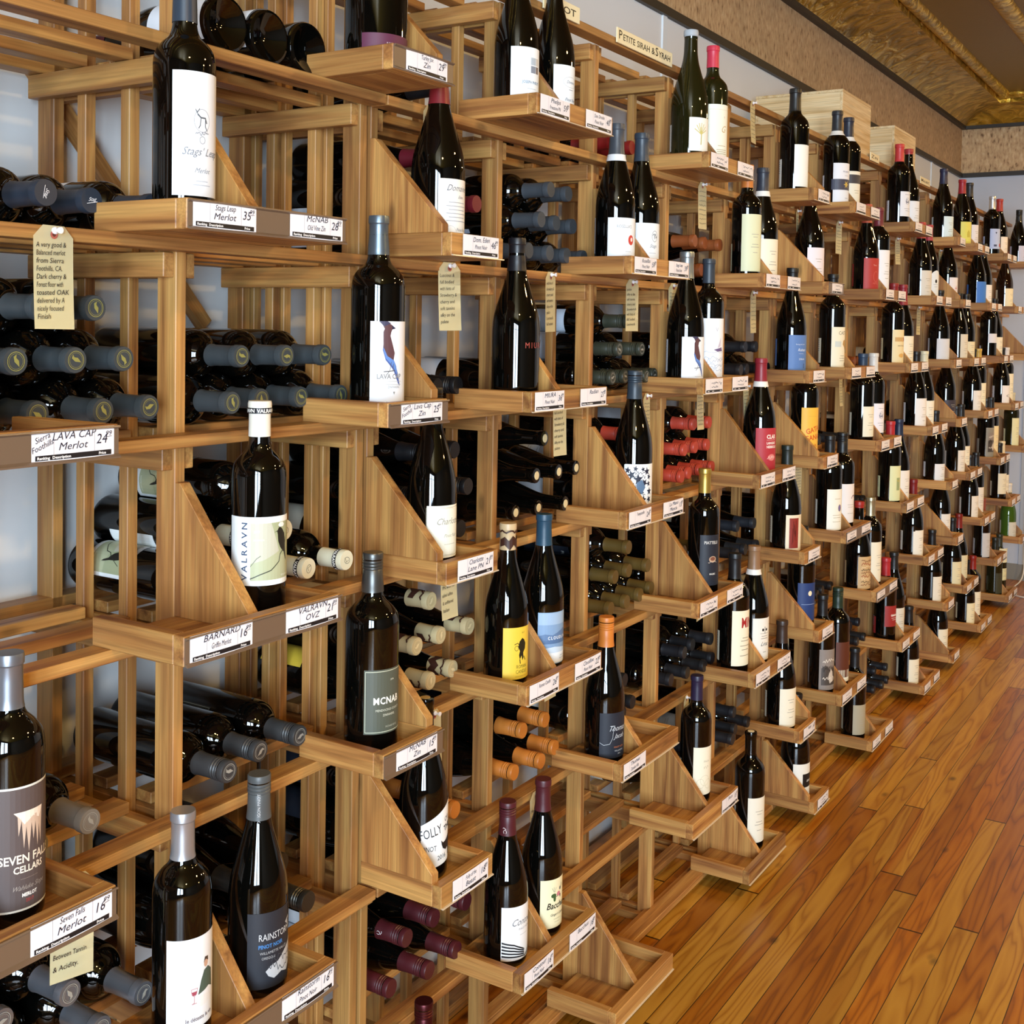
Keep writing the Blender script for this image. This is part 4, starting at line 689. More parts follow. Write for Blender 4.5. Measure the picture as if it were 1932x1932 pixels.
# ------------------------------------------------------------------ bottles on display
W_ = '#e6e9ee'; CR = '#ece6cf'
def sp(kind='B', cap=('foil', '#23262e'), label=None, art=None, desc='', **kw):
    d = dict(kind=kind, cap=cap, label=label, art=art, desc=desc); d.update(kw); return d
def LB(c, w, h, z, s='rect', dx=0): return (c, w, h, z, s, dx)
BT = {
 # (column, row): [left slot, right slot] or [single]
 (0, 4): [None, sp(cap=('foil', '!8a8f98'), label=LB('#dcdcd4', .098, .115, .080), art='seven', desc='brown waterfall label and silver grey capsule', back=False)],
 (1, 1): [sp('T', ('foil', '#2a3644'), LB(W_, .080, .128, .110), 'stag', 'tall white stag label and slate blue capsule', back=False), None],
 (1, 3): [None, sp(cap=('foil', '#e4e2d4', .050), label=LB('#e4e8ea', .112, .078, .098, 'rect', -.016), art='valravn', desc='black raven label and cream capsule', capart=('valravn', CAPT['valravn']), back=False)],
 (1, 5): [sp(cap=('foil', '!b4b8bf'), label=LB('#e9eaec', .082, .098, .080), art='detest', desc='white cartoon label and silver capsule'),
          sp('U', ('screw', '#4d5152'), LB('#23262e', .092, .088, .062), 'rain', 'charcoal rain cloud label and grey screw cap', capart=('oregon', CAPT['oregon']), back=False)],
 (2, 0): [sp('M', ('foil', '#3a1420'), LB('#5c2440', .125, .036, .024), 'turley', 'wide plum band label, cut by the top edge', back=False)],
 (2, 2): [sp(cap=('foil', '!6c7a86'), label=LB(W_, .082, .103, .080, 'torn'), art='lava', desc='white jay bird label and blue grey capsule', kind='W')],
 (2, 4): [sp(cap=('screw', '!5b5c5a'), label=LB('#51564a', .090, .083, .086), art='mcnab', desc='olive green label and pewter screw cap', back=False, kind='W')],
 (3, 1): [sp('V', ('foil', '#7a1f28'), LB('#eceae4', .078, .088, .058), 'dome', 'white script label and dark red capsule')],
 (3, 3): [sp('U', ('screw', '#121214'), LB('#eeeedd', .086, .072, .062), 'charl', 'cream script label and black screw cap', back=False)],
 (3, 5): [sp('U', ('cork', '#b89a5c'), LB('#eef0f0', .076, .076, .070, 'slant'), 'folly', 'slanted white fox label and bare cork')],
 (3, 7): [sp('U', ('screw', '!4c1c20'), LB(CR, .08, .07, .06), 'plain', 'dark red screw cap, rising into the bottom edge')],
 (4, 0): [sp('U', ('foil', '#1c2430'), LB('#eaf0f4', .088, .088, .064), 'phelps', 'white label with four small pictures'),
          sp('U', ('foil', '#e8ecf0', .045), LB('#e8f0f6', .080, .084, .060), 'drouhin', 'white label and white collar round its neck', more=[('#e8ecf0', .05, .012, .0)] and [])],
 (4, 2): [sp('V', ('foil', '#14161c'), None, 'miura', 'no paper label but red lettering', back=False, az=.105), None],
 (4, 4): [sp('U', ('foil', '#c8b088', .050), LB('#e6c440', .078, .080, .060), 'roman', 'yellow label and mottled wax seal', capart=('wax', CAPT['wax']), back=False),
          sp('U', ('foil', '#1f4258'), LB('#8fb0d0', .088, .084, .058), 'cloud', 'blue cloud label and teal capsule', back=False)],
 (4, 6): [sp('U', ('screw', '#4a1a22'), LB('#e8eaec', .088, .084, .060), 'contour', 'black and white striped label and maroon screw cap', capart=('c', CAPT['c']), back=True),
          sp('U', ('foil', '#4a1a22'), LB('#e9e2bb', .078, .080, .062), 'bacchus', 'cream floral label and maroon capsule', back=False)],
 (5, 1): [sp('U', ('foil', '#3c444e', .066), LB('#e8eef2', .082, .078, .050), 'rosella', 'white label with red seal and grey capsule', band=('#dfe4e8', .240, .250)),
          sp('U', ('foil', '#2c3a48'), LB('#e8eef2', .080, .078, .050), 'stag2', 'white crest label and slate capsule')],
 (5, 3): [None, sp('U', ('screw', '#2c3a46'), LB('#e9edf0', .096, .074, .052), 'stars', 'white label strewn with dark stars', back=False)],
 (5, 5): [sp('U', ('screw', '#c87830'), LB('#1d2430', .084, .078, .058), 'thomas', 'dark blue script label and orange screw cap', back=False), None],
 (6, 0): [sp('U', ('foil', '#aab4bc', .014), LB('#eef0ea', .062, .060, .072), 'tree', 'small golden tree label and olive neck', glass='olive'),
          sp('T', ('foil', '#c4304a', .055), LB('#e9ecdc', .078, .125, .085), 'creamtxt', 'tall cream label and bright red capsule', back=False, glass='olive')],
 (6, 2): [sp('U', ('foil', '!9aa4a8', .060), LB('#e8eef4', .080, .084, .056), None, 'jay bird label and silver capsule'),
          sp('T', ('foil', '#2c3844'), LB('#e8ecf2', .074, .122, .088), 'ship', 'tall pale sketch label and slate capsule')],
 (6, 4): [None, sp('T', ('foil', '!c0a450'), LB('#1d2430', .070, .105, .088), 'piatti', 'tall dark label and gold capsule')],
 (6, 6): [None, sp('T', ('foil', '#221c38'), LB(CR, .070, .100, .080), 'fingers', 'cream ringed label and purple capsule')],
 (7, 1): [sp('T', ('foil', '#c47838'), LB('#d8dcb8', .080, .125, .105), 'plain', 'tall pale green label and copper capsule'),
          sp('U', ('foil', '#2a3240'), LB(CR, .078, .088, .052), 'plain', 'cream label, navy capsule and white neck band', band=('#e8e6e0', .234, .245))],
 (7, 3): [None, sp('U', ('foil', '#8a2430'), LB('#b0303a', .080, .092, .062), 'crimson', 'red label, red capsule and white neck band', band=('#e8e6e0', .234, .245))],
 (7, 5): [sp('B', ('foil', '#16181a'), LB('#ece6cc', .070, .112, .090), 'm', 'cream label with large red letters'),
          sp('U', ('foil', '#8a6a4c'), LB('#e8e6dc', .072, .090, .052), 'lirac', 'white crowned label and tan capsule', band=('#e8e6e0', .234, .245))],
 (7, 7): [None, sp('B', ('cork', '#dcd0b0'), LB('#ebe6d4', .066, .095, .075), 'plain', 'plain cream label and bare cork')],
 (8, 0): [sp('B', ('foil', '#16181a'), LB('#eef0e8', .066, .092, .088), None, 'narrow blank white label and black capsule')],
 (8, 2): [sp('U', ('foil', '#16181a'), LB('#587cb4', .080, .088, .058), 'blue1', 'medium blue label and black capsule')],
 (8, 4): [sp('U', ('foil', '#1e2620'), LB('#e8dcc0', .072, .082, .060), 'redblock', 'red and cream split label')],
 (8, 6): [sp('U', ('foil', '#3a2a20'), LB(CR, .072, .088, .062), 'plain', 'plain cream label and brown capsule')],
 (9, 1): [sp('U', ('foil', '#16181a'), LB('#e8e0e4', .072, .090, .060), 'plain', 'pinkish white label and black capsule')],
 (9, 3): [sp('B', ('foil', '#16181a'), LB('#e9b844', .072, .112, .080), 'gata', 'yellow label with orange lettering')],
 (9, 5): [sp('B', ('foil', '#16181a'), LB('#1f3a70', .074, .088, .090), 'moon', 'deep blue moon label')],
 (9, 7): [sp('U', ('foil', '#16181a'), LB('#e8e6da', .080, .080, .052), 'blocktext', 'white label framing a black block')],
 (10, 0): [sp('B', ('foil', '#20242c'), LB('#e6e8ec', .078, .105, .070), 'amarone', 'gold flower label and black capsule', band=('#e8e6e0', .238, .252)), sp('B', ('foil', '#1c2436'), LB('#e9e4d0', .070, .085, .080), 'darktop', 'black and cream label and navy capsule', band=('#e8e6e0', .238, .250))],
 (10, 2): [sp('B', ('foil', '#16181a'), LB('#ebe4c8', .074, .105, .070), 'casti', 'cream label with golden bird and black capsule'), None],
 (10, 4): [sp('B', ('foil', '#16181a'), LB('#efeee0', .074, .100, .075), 'mono', 'white label with a purple seal'), sp('B', ('screw', '#16181a'), LB('#e9e4e0', .070, .098, .080), 'swoosh', 'pinkish label with a plum swoosh')],
 (10, 6): [sp('B', ('foil', '#16181a'), LB('#8a8078', .070, .100, .075), 'photo', 'grey photographic label'), sp('B', ('screw', '#1c3024'), LB('#5a2c1a', .074, .090, .080), None, 'brown label and dark green cap', more=[LB(CR, .060, .030, .030)])],
 (11, 1): [sp('U', ('foil', '#b05040'), LB('#b03430', .080, .094, .060), 'redart', 'red label and red and silver capsule'), sp('B', ('foil', '#6a2430'), LB('#eef0f2', .066, .110, .085), 'plain', 'tall white label and maroon capsule')],
 (11, 3): [sp('B', ('foil', '#28405c'), LB('#ece8d0', .060, .080, .080), 'plain', 'small cream label and blue capsule'), sp('B', ('foil', '#d4d4ce'), LB('#eceaf0', .074, .080, .085), 'crest', 'white crest label and pale grey capsule')],
 (11, 5): [sp('U', ('foil', '#a02a24', .020), LB('#c8a878', .070, .088, .068), 'ornate', 'ornate tan label and red top'), sp('B', ('foil', '!b0a888'), LB(CR, .066, .110, .080), 'plain', 'tall cream label and pewter capsule')],
 (11, 7): [sp('B', ('foil', '#16181a'), LB('#a8a088', .070, .080, .070), 'plain', 'dull beige label in the shade'), None],
 (12, 0): [sp('B', ('foil', '#c23a3c'), LB('#e6e9ee', .060, .070, .095), 'crest', 'small white label and bright red capsule'), sp('U', ('foil', '#a03034', .020), LB('#e6e9ee', .070, .080, .060), 'plain', 'white label and red rim')],
 (12, 2): [sp('B', ('foil', '#8a2428'), LB('#e8d8a8', .070, .095, .075), 'cream2', 'cream and tan label and red capsule'), sp('U', ('foil', '#8a2430', .075), LB(CR, .070, .085, .060), 'plain', 'cream label and long red capsule')],
 (12, 4): [sp('B', ('foil', '#b02a30'), LB('#dfe3b0', .070, .100, .080), 'greenyellow', 'pale green label and red capsule'), sp('U', ('foil', '#1c2a44'), LB('#ebe6dc', .074, .088, .052), 'plain', 'white label and midnight blue capsule')],
 (12, 6): [sp('B', ('foil', '#b02a30'), LB('#9a2a28', .076, .060, .110), 'rednum', 'square red label and red capsule'), sp('U', ('foil', '#1a1a1a'), LB('#dcd8c8', .070, .075, .055), 'plain', 'grey white label and black capsule')],
 (13, 1): [sp('U', ('foil', '#b03838'), LB('#d8d4c8', .060, .088, .060), 'plain', 'narrow grey label and red capsule'), sp('U', ('foil', '#a03040'), LB('#e0e8ec', .078, .100, .062, 'oval'), 'oval', 'oval white label and wine red capsule')],
 (13, 3): [sp('U', ('foil', '#16181a'), LB('#ecebe8', .078, .095, .056), 'plain', 'broad white label and black capsule'), sp('U', ('foil', '#d8d6b8'), LB('#efeddc', .074, .082, .056), 'plain', 'ivory label and pale ivory capsule')],
 (13, 5): [sp('U', ('foil', '#7a1c1c'), LB('#eeeadc', .074, .080, .050), 'plain', 'white label below a dark red capsule', more=[LB('#eeeadc', .060, .012, .098)]), None],
 (13, 7): [sp('U', ('foil', '#16181a'), LB('#ebe5cc', .072, .078, .052), 'plain', 'cream label near the floor'), None],
 (14, 0): [sp('U', ('foil', '#1c2444'), LB('#d8ecf0', .066, .080, .052), 'plain', 'pale blue label and navy capsule')],
 (14, 2): [sp('U', ('foil', '#16181a'), LB('#d4d8de', .090, .078, .048), None, 'wide blank grey label')],
 (14, 4): [sp('U', ('foil', '#16181a'), LB('#e6e8ea', .078, .062, .048), 'plain', 'low white label and small white disc')],
 (14, 6): [sp('U', ('foil', '#16181a'), LB('#ebe6d4', .070, .085, .060), 'plain', 'tall cream label')],
 (15, 1): [sp('U', ('foil', '#16181a'), LB('#e6e4e8', .070, .085, .056), 'cross', 'white label with a red cross')],
 (15, 3): [sp('U', ('foil', '#202024'), LB('#3a3640', .078, .070, .050), 'plain', 'dark grey label')],
 (15, 5): [sp('U', ('foil', '#16181a'), LB('#e6e4dc', .070, .080, .056), 'plain', 'white label and black capsule')],
 (15, 7): [sp('U', ('foil', '#16181a'), LB('#ebe5cc', .066, .085, .056), 'plain', 'cream label beside a large bracket')],
 (16, 0): [sp('U', ('foil', '#a02030'), LB('#e4de6c', .076, .088, .056), 'yellowhouse', 'yellow label and cherry red capsule'), sp('U', ('foil', '#20242c'), LB('#e8e6ea', .060, .086, .056), 'plain', 'white label and black capsule')],
 (16, 2): [sp('U', ('foil', '#16181a'), LB('#dcd6c4', .060, .095, .060), 'plain', 'narrow beige label'), sp('U', ('foil', '#16181a'), LB('#e6dcb8', .060, .066, .050), 'plain', 'short yellowish label')],
 (16, 4): [sp('U', ('foil', '#16181a'), LB('#e6e0d4', .050, .080, .060), 'plain', 'slim beige label'), sp('U', ('foil', '#16181a'), LB('#efe8d0', .060, .070, .080), 'plain', 'high ivory label')],
 (16, 6): [sp('U', ('foil', '#16181a'), LB('#e4dcb4', .070, .085, .060), 'plain', 'parchment label'), sp('U', ('foil', '#7a1c14'), LB('#dcd4b0', .070, .085, .070), 'plain', 'parchment label and rusty capsule')],
 (17, 1): [sp('U', ('foil', '#16181a'), LB('#3f7cd0', .078, .090, .056), None, 'vivid blue label'), sp('U', ('foil', '#16181a'), LB('#ecebea', .066, .082, .056), 'plain', 'plain white label')],
 (17, 3): [sp('U', ('foil', '#16181a'), LB('#ebe9e2', .066, .080, .060), 'plain', 'small white label'), sp('B', ('foil', '#c8a850'), LB('#efe9cc', .066, .095, .080), 'plain', 'cream label and gold capsule')],
 (17, 5): [sp('U', ('foil', '#16181a'), LB('#ebe5d8', .060, .085, .060), 'plain', 'slim white label'), sp('B', ('foil', '#16181a'), LB('#e6e0d4', .066, .095, .080), 'plain', 'tall whitish label')],
 (17, 7): [sp('U', ('foil', '#16181a'), LB('#efe6c0', .066, .080, .056), 'plain', 'pale yellow label'), sp('B', ('foil', '#8a2014'), LB('#efe8d0', .074, .090, .080), 'plain', 'ivory label and rust red capsule')],
 (18, 0): [sp('B', ('foil', '!c4c8d0'), LB('#b8c8ec', .090, .078, .100), 'shield', 'pale blue label and silver capsule'), sp('U', ('foil', '#a8302c'), LB('#efe6d8', .066, .085, .056), 'plain', 'ivory label and red capsule')],
 (18, 2): [sp('B', ('foil', '#16181a'), LB('#dfe2ec', .070, .036, .125), None, 'small high white label'), sp('U', ('foil', '#16181a'), LB('#ece6d0', .070, .070, .070), 'plain', 'stacked cream labels')],
 (18, 4): [sp('B', ('foil', '#16181a'), LB('#8c887c', .078, .115, .085), 'photo', 'grey picture label'), sp('B', ('foil', '#16181a'), LB('#ecd9a8', .060, .115, .085), 'plain', 'tall golden cream label')],
 (18, 6): [sp('B', ('foil', '#8a4434'), LB('#c8c8c8', .066, .095, .075), 'plain', 'silver grey label and brown capsule'), None],
 (19, 1): [sp('U', ('foil', '#5a1c14'), LB('#ebe2c0', .078, .085, .056), 'plain', 'square cream label', glass='amber'), None],
 (19, 3): [sp('U', ('foil', '#16181a'), LB('#efeef0', .078, .078, .060), 'two', 'white label with a large numeral'), sp('B', ('foil', '#e0dedc'), LB('#efe8cc', .070, .120, .085), 'plain', 'tall cream label and white capsule')],
 (19, 5): [sp('B', ('foil', '#16181a'), LB('#e6dfc4', .074, .085, .100), 'plain', 'square beige label'), sp('B', ('foil', '#e8d8b0'), LB('#efe8d0', .060, .090, .070), 'plain', 'cream label and buff capsule')],
 (19, 7): [sp('B', ('foil', '#20241c'), LB('#3c3c28', .066, .085, .070), None, 'dull olive label', glass='olive'), sp('B', ('foil', '#2c3020'), LB('#e0dcae', .074, .050, .110), 'plain', 'two pale labels on olive glass', glass='olive', more=[LB('#e6e2be', .074, .060, .180)])],
 (20, 0): [sp('U', ('screw', '#16181a'), LB('#ccd0e8', .080, .080, .056), 'plain', 'lilac white label and black screw cap')],
 (20, 2): [], (20, 4): [sp('B', ('foil', '#cfc8a8'), LB('#e8e6b8', .070, .120, .085), 'plain', 'tall pale yellow label', glass='olive')],
 (20, 6): [sp('U', ('foil', '#e0dcd0', .05), LB('#d4d2c4', .070, .070, .050), 'plain', 'white label on bright green glass', glass='green')],
}
ART['lava2'] = bird(.002, .010, 1.15) + [('rect', '#b8bcc4', -.004, -.030, .014, -.0294), ('rect', '#b8bcc4', .000, -.034, .012, -.0334)]
BT[(6, 2)][0]['art'] = 'lava2'
seen = {}
for (ci, j), slots in BT.items():
    if (ci, j) not in TRAYS: continue
    x, typ = TRAYS[(ci, j)]
    xs_ = [-.070, .070] if typ == 'F' else ([-.0655] if typ == 'R' else [.0655])
    for i, s in enumerate(slots):
        if not s: continue
        rr = random.Random(ci * 31 + j * 7 + i)
        gl = {'olive': 'olive glass', 'green': 'green glass', 'amber': 'brown glass', 'black': 'dark'}[s.get('glass', 'black')]
        d = s['desc'].replace('olive glass', 'its glass')
        side = '' if typ != 'F' or len([q for q in slots if q]) < 2 else (' left of the bracket' if i == 0 else ' right of the bracket')
        lab = '%s bottle, %s; %s row, %s column' % ('dark' if 'glass' in d or gl == 'dark' else gl, d, ROWN[j], ORD[ci])
        yy = -.083 + rr.uniform(-.006, .006)
        t = thing('wine_bottle', (x + xs_[i] + rr.uniform(-.004, .004), yy, Z(j) - .0268), lab, 'wine bottle', 'wine bottles standing on the display shelves', (0, 0, R(rr.uniform(-6, 6) - (25 if ci >= 5 else 5))))
        if ci >= 5: s['bturn'] = .62
        if ci >= 5 and s['kind'] in 'BU': q_ = (1.10 if s['kind'] == 'B' else 1.085) if ci >= 6 else 1.03; t.scale = (q_, q_, q_)
        build_bottle(s, t)
        if (ci, j, i) == (4, 0, 1):
            me = lathe('neck_collar', [(.0290, .176), (.0245, .196), (.0205, .212)], mat('#e9edf0', .55, 0, 'collar_paper')); ob('neck_collar', me, t, (0, 0, .0004)).scale = (1.03, 1.03, 1)

# ------------------------------------------------------------------ bottles lying in the cells
def lay(kind, cap, lab=None, art=None, capend=None, capart=None, d='', glass='black'):
    return dict(kind=kind, cap=cap, label=lab, art=art, capend=capend, capart=capart, d=d, glass=glass)
LS = {
 'navy': lay('B', ('foil', '#2a313c'), LB(W_, .078, .10, .08), None, 'white', None, 'navy capped bottle with white script'),
 'lava': lay('B', ('foil', '#3b4144'), LB(W_, .078, .10, .08), 'back', 'gold', None, 'slate capped bottle with gold emblem'),
 'val': lay('B', ('foil', '#e0dcc0', .050), LB('#e4e8ea', .112, .080, .098), 'valravn', 'dark', ('valravn', CAPT['valravn']), 'cream capped bottle with black band'),
 'mcnab': lay('B', ('screw', '#38393a'), LB('#41403a', .090, .083, .086), 'mcnab', 'silver', None, 'charcoal screw capped bottle'),
 'seven': lay('B', ('foil', '#7a7268'), LB('#574b49', .095, .11, .08), None, 'silver', None, 'taupe capped bottle with brown label'),
 'steel': lay('B', ('foil', '!8d9199'), LB('#dcdcd4', .095, .11, .08), None, 'silver', None, 'silver capped bottle'),
 'rain': lay('U', ('screw', '!4a4843'), LB('#23262e', .09, .085, .06), None, None, None, 'pewter screw capped bottle'),
 'black': lay('U', ('cork', '#d8c79a'), LB(W_, .08, .08, .06), None, None, None, 'black necked bottle with pale cork'),
 'scrwblk': lay('U', ('screw', '#151517'), LB('#eeeedd', .08, .07, .06), None, None, None, 'black screw capped bottle'),
 'tan': lay('U', ('foil', '#b8a880', .05), LB('#e6c440', .078, .08, .06), None, 'cork', ('wax', CAPT['wax']), 'tan wax sealed bottle'),
 'orange': lay('U', ('screw', '#b8702c'), LB('#1d2430', .08, .078, .058), None, None, None, 'orange screw capped bottle'),
 'maroon': lay('U', ('screw', '#48181e'), LB(W_, .088, .084, .06), None, None, ('c', CAPT['c']), 'maroon screw capped bottle'),
 'copper': lay('U', ('foil', '#8c4c26'), LB(W_, .07, .07, .06), None, None, None, 'copper capped bottle'),
 'red': lay('B', ('screw', '#b0402e'), LB('#d4dce4', .08, .10, .08), 'plain', None, None, 'coral red capped bottle'),
 'olive': lay('B', ('screw', '#33372c'), LB('#cfdae8', .08, .10, .08), 'plain', 'silver', None, 'olive capped bottle'),
 'slate': lay('B', ('foil', '#3c4248'), LB('#cdd6e4', .08, .10, .08), 'plain', None, None, 'slate capped bottle with pale label'),
 'gold': lay('B', ('foil', '#5c4820'), LB('#1d2430', .07, .105, .088), 'piatti', None, None, 'gold capped bottle with dark label'),
 'burg': lay('U', ('foil', '#6a1a26'), LB(W_, .08, .088, .058), 'plain', None, None, 'crimson capped bottle with white label'),
 'wax': lay('U', ('foil', '#8c1c1c', .10), LB('#e8e0d8', .07, .07, .06), None, None, None, 'scarlet waxed bottle'),
 'dark': lay('B', ('foil', '#1c1d20'), LB('#c8ccc8', .07, .10, .08), 'plain', None, None, 'black capped bottle'),
 'dark2': lay('U', ('foil', '#20242a'), LB('#d8d4c4', .07, .08, .06), 'plain', None, None, 'dark sloping shouldered bottle'),
}
BAYN = {(1, 3): 'bay left of the first full post', (1, 4): 'bay between first post and double post'}
bays = [(1, 3), (1, 4), (2, 0), (2, 1), (2, 2), (2, 3), (2, 4), (3, 0), (3, 1), (3, 2), (3, 3), (3, 4), (4, 0), (4, 1), (4, 2), (4, 3), (4, 4)]
CELLS = {
 (0, 1): ('navy', [4]), (0, 2): ('lava', [4, 3, 2]), (0, 4): ('seven', [3]), (0, 5): ('steel', [4, 2]),
 (1, 0): ('rev', [3]), (1, 2): ('lava', [4, 3]), (1, 3): ('val', [4, 2, 1]), (1, 4): ('mcnab', [3]), (1, 5): ('rain', [3, 2]), (1, 6): ('rain', [2]),
 (2, 0): ('dark2', [2]), (2, 1): ('burg', [4, 3, 1]), (2, 2): ('scrwblk', [3]), (2, 3): ('scrwblk', [4, 3, 2]), (2, 4): ('tan', [4, 3, 1]), (2, 5): ('orange', [3, 2]), (2, 6): ('maroon', [4, 3, 1]),
 (3, 1): ('slate', [4, 3, 2]), (3, 2): ('black', [2]), (3, 3): ('black', [4, 3, 1]), (3, 5): ('orange', [4, 2, 1]), (3, 6): ('maroon', [1]),
 (4, 0): ('wax', [2]), (4, 2): ('olive', [4, 2, 1]), (4, 3): ('red', [3, 2, 1]), (4, 4): ('gold', [4, 3, 1]), (4, 5): ('dark', [3, 2]),
 (5, 1): ('copper', [4, 3]), (5, 2): ('olive', [3, 2]), (5, 3): ('red', [4, 3, 2]), (5, 4): ('gold', [4, 2]), (5, 5): ('dark', [4, 3]), (5, 6): ('dark2', [3, 1]),
 (6, 1): ('slate', [3]), (6, 2): ('dark', [4, 2]), (6, 3): ('dark', [3, 2]), (6, 4): ('dark2', [4, 2]), (6, 5): ('dark', [3, 2]), (6, 6): ('dark', [3, 1]),
 (7, 1): ('dark2', [3]), (7, 3): ('slate', [3, 1]), (7, 4): ('dark', [3, 2]), (7, 5): ('red', [2]),
 (8, 1): ('dark', [2]), (8, 3): ('dark2', [3]), (8, 5): ('dark', [3]), (8, 6): ('dark', [3]), (9, 1): ('wax', [2]), (9, 2): ('copper', [2]), (9, 4): ('dark', [3]), (9, 6): ('dark', [3, 2]),
 (10, 3): ('dark', [3]), (10, 7): ('dark', [3, 2]), (11, 2): ('dark2', [2]), (11, 5): ('dark', [2]), (12, 1): ('burg', [2]), (12, 4): ('dark', [2]), (13, 3): ('dark', [2]),
}
_ly = {}
LAYN = ['lowest layer', 'middle layer', 'upper layer']; CN = ['first', 'second', 'third', 'fourth']
proto = {}
def copy_tree(o, parent=None):
    c = o.copy(); C.objects.link(c); c.parent = parent
    for ch in o.children: copy_tree(ch, c)
    return c
for (bi, j), (st, layers) in CELLS.items():
    k, mm = bays[bi]; xa = px(k, mm) + .0285; xb = px(k, mm + 1) - .0285; wid = xb - xa
    rev = st == 'rev'; s = LS['burg'] if rev else LS[st]; r = KIND[s['kind']]['r']; Hh = KIND[s['kind']]['H']
    n0 = layers[0]; pit = max(2 * r + .0012, min(.0905, (wid - 2 * r - .004) / max(1, 3)))
    for li, n in enumerate(layers):
        for i in range(n):
            rr = random.Random(bi * 97 + j * 13 + li * 5 + i)
            xc = xa + r + .002 + pit * (i + li * .5)
            if xc > xb - r: continue
            dz = math.sqrt(max(0., (2 * r + .0006) ** 2 - (pit / 2) ** 2))
            zc = RT_(j) + r + .0012 + li * dz
            ytip = -.018 + rr.uniform(-.014, .014)
            nm = 'bay %s from the left' % ORD[bi]
            lab = '%s, %s, %s from left; %s row, %s bay' % (('dark bottle lying base outward' if rev else s['d']), LAYN[li], CN[i], ROWN[j], ORD[bi])
            roll = rr.uniform(0, 6.28)
            if rev: M4 = Matrix.Translation((xc, -.012, zc)) @ Matrix.Rotation(R(-90), 4, 'X') @ Matrix.Rotation(roll, 4, 'Z')
            else: M4 = Matrix.Translation((xc, ytip + Hh, zc)) @ Matrix.Rotation(R(90), 4, 'X') @ Matrix.Rotation(roll, 4, 'Z')
            key = st
            if key not in proto:
                t = thing('wine_bottle', (0, 0, 0), lab, 'wine bottle'); spec = dict(s); spec['back'] = False; build_bottle(spec, t); proto[key] = t
            else:
                t = copy_tree(proto[key])
            t.matrix_world = M4
            tag(t, lab, 'wine bottle', 'wine bottles lying in the rack cells')

# ------------------------------------------------------------------ manila hang tags
TAGM = mat('#efe6bc', .7, 0, 'manila')
def tagmesh(w, h, curl):
    bm = bmesh.new(); pts = [(-w / 2, -h), (w / 2, -h), (w / 2, -.014), (w / 2 - .013, 0), (-w / 2 + .013, 0), (-w / 2, -.014)]
    n = 8; A = []
    ys = [-h + (h - .014) * i / n for i in range(n + 1)]
    rows = [(-w / 2, w / 2, y) for y in ys] + [(-w / 2 + .013, w / 2 - .013, 0)]
    L_ = []
    for a, b_, y in rows:
        d = -curl * (y / h) ** 2
        L_.append((bm.verts.new((a, d, y)), bm.verts.new((b_, d, y))))
    for (a, b_), (c, d) in zip(L_, L_[1:]): bm.faces.new((a, b_, d, c))
    g = bmesh.ops.solidify(bm, geom=list(bm.faces), thickness=.0004)
    return fin(bm, 'tag_card', TAGM)
BIG = ['A very good &', 'Balanced merlot', 'from Sierra', 'Foothills, CA.', 'Dark cherry &', 'Forest floor with', 'toasted OAK', 'delivered by A', 'nicely focused', 'Finish']
MORE = ['More Burg', 'than Cal', 'Beautiful', 'Structure', 'with great', 'fruit &', 'minerals']
GEN = ['Luscious &', 'full bodied', 'with hints of', 'Strawberry &', 'cherry and', 'soft tannins', 'silky on the', 'palate']
BEL = ['', '', '', '', 'Balance', 'Between Tannin', '& Acidity.']
TGS = [  # x, row, width, height, lines, drop offset, where
 (-.664, 1, .056, .125, BIG, 'large, in front of the slate capped bottles'), (.098, 0, .040, .105, MORE, 'behind the red capped bottle in the fourth column'),
 (.166, 1, .056, .123, GEN, 'right of the jay bird bottle'), (.529, 1, .056, .124, GEN[2:] + GEN[:2], 'right of the bottle with red lettering'), (.909, 1, .056, .121, GEN[::-1], 'in the sixth column, second row'),
 (.578, 2, .050, .115, GEN[1:], 'below the red lettering bottle shelf'), (.178, 3, .050, .110, ['This is a', 'Burgundy style', 'PN with no', 'added sulfites', '& unfiltered', 'Italian'], 'below the cream script bottle shelf'), (.553, 4, .050, .088, [''], 'blank, below the yellow label bottle'),
 (.140, 4, .045, .125, ['', 'Coast', 'Pinot', 'with red', 'cherry &', 'soft fruit'], 'behind the bare cork bottle'), (.507, 5, .050, .125, ['', 'Medium', 'bodied', 'Fruit &', 'spice', 'Cherry', 'finish'], 'behind the maroon capsule bottle'), (-.632, 4, .056, .130, BEL, 'behind the brown waterfall label shelf'),
 (1.308, 0, .050, .122, None, 'in the seventh column, top row'), (1.656, -1, .050, .121, None, 'from the topmost rail near the crate'), (1.699, 1, .050, .123, None, 'in the eighth column, second row'), (1.000, 2, .045, .100, None, 'behind the starry label bottle'),
 (1.327, 2, .050, .110, None, 'beside the coral red capped bottles'), (1.660, 2, .050, .110, None, 'behind the red label bottle'), (2.147, 3, .050, .105, None, 'in the ninth column, fourth row'), (1.281, 5, .050, .085, None, 'beside the purple capsule bottle'), (1.352, 4, .045, .085, None, 'below the gold capsule shelf'),
 (2.071, 0, .045, .105, None, 'in the ninth column, top row'), (2.517, 0, .045, .115, None, 'beside the tenth column, top row'), (2.587, 2, .045, .110, None, 'in the eleventh column, third row'), (3.317, 0, .045, .110, None, 'in the thirteenth column, top row'), (4.094, 0, .045, .110, None, 'in the sixteenth column, top row'), (3.714, 1, .045, .125, None, 'in the fourteenth column, second row'),
 (2.060, 5, .045, .085, None, 'beside the cream label bottle in the ninth column'), (1.14, 1, .045, .10, None, 'between the jay bird and the slate capsule bottles')]
GENT = None
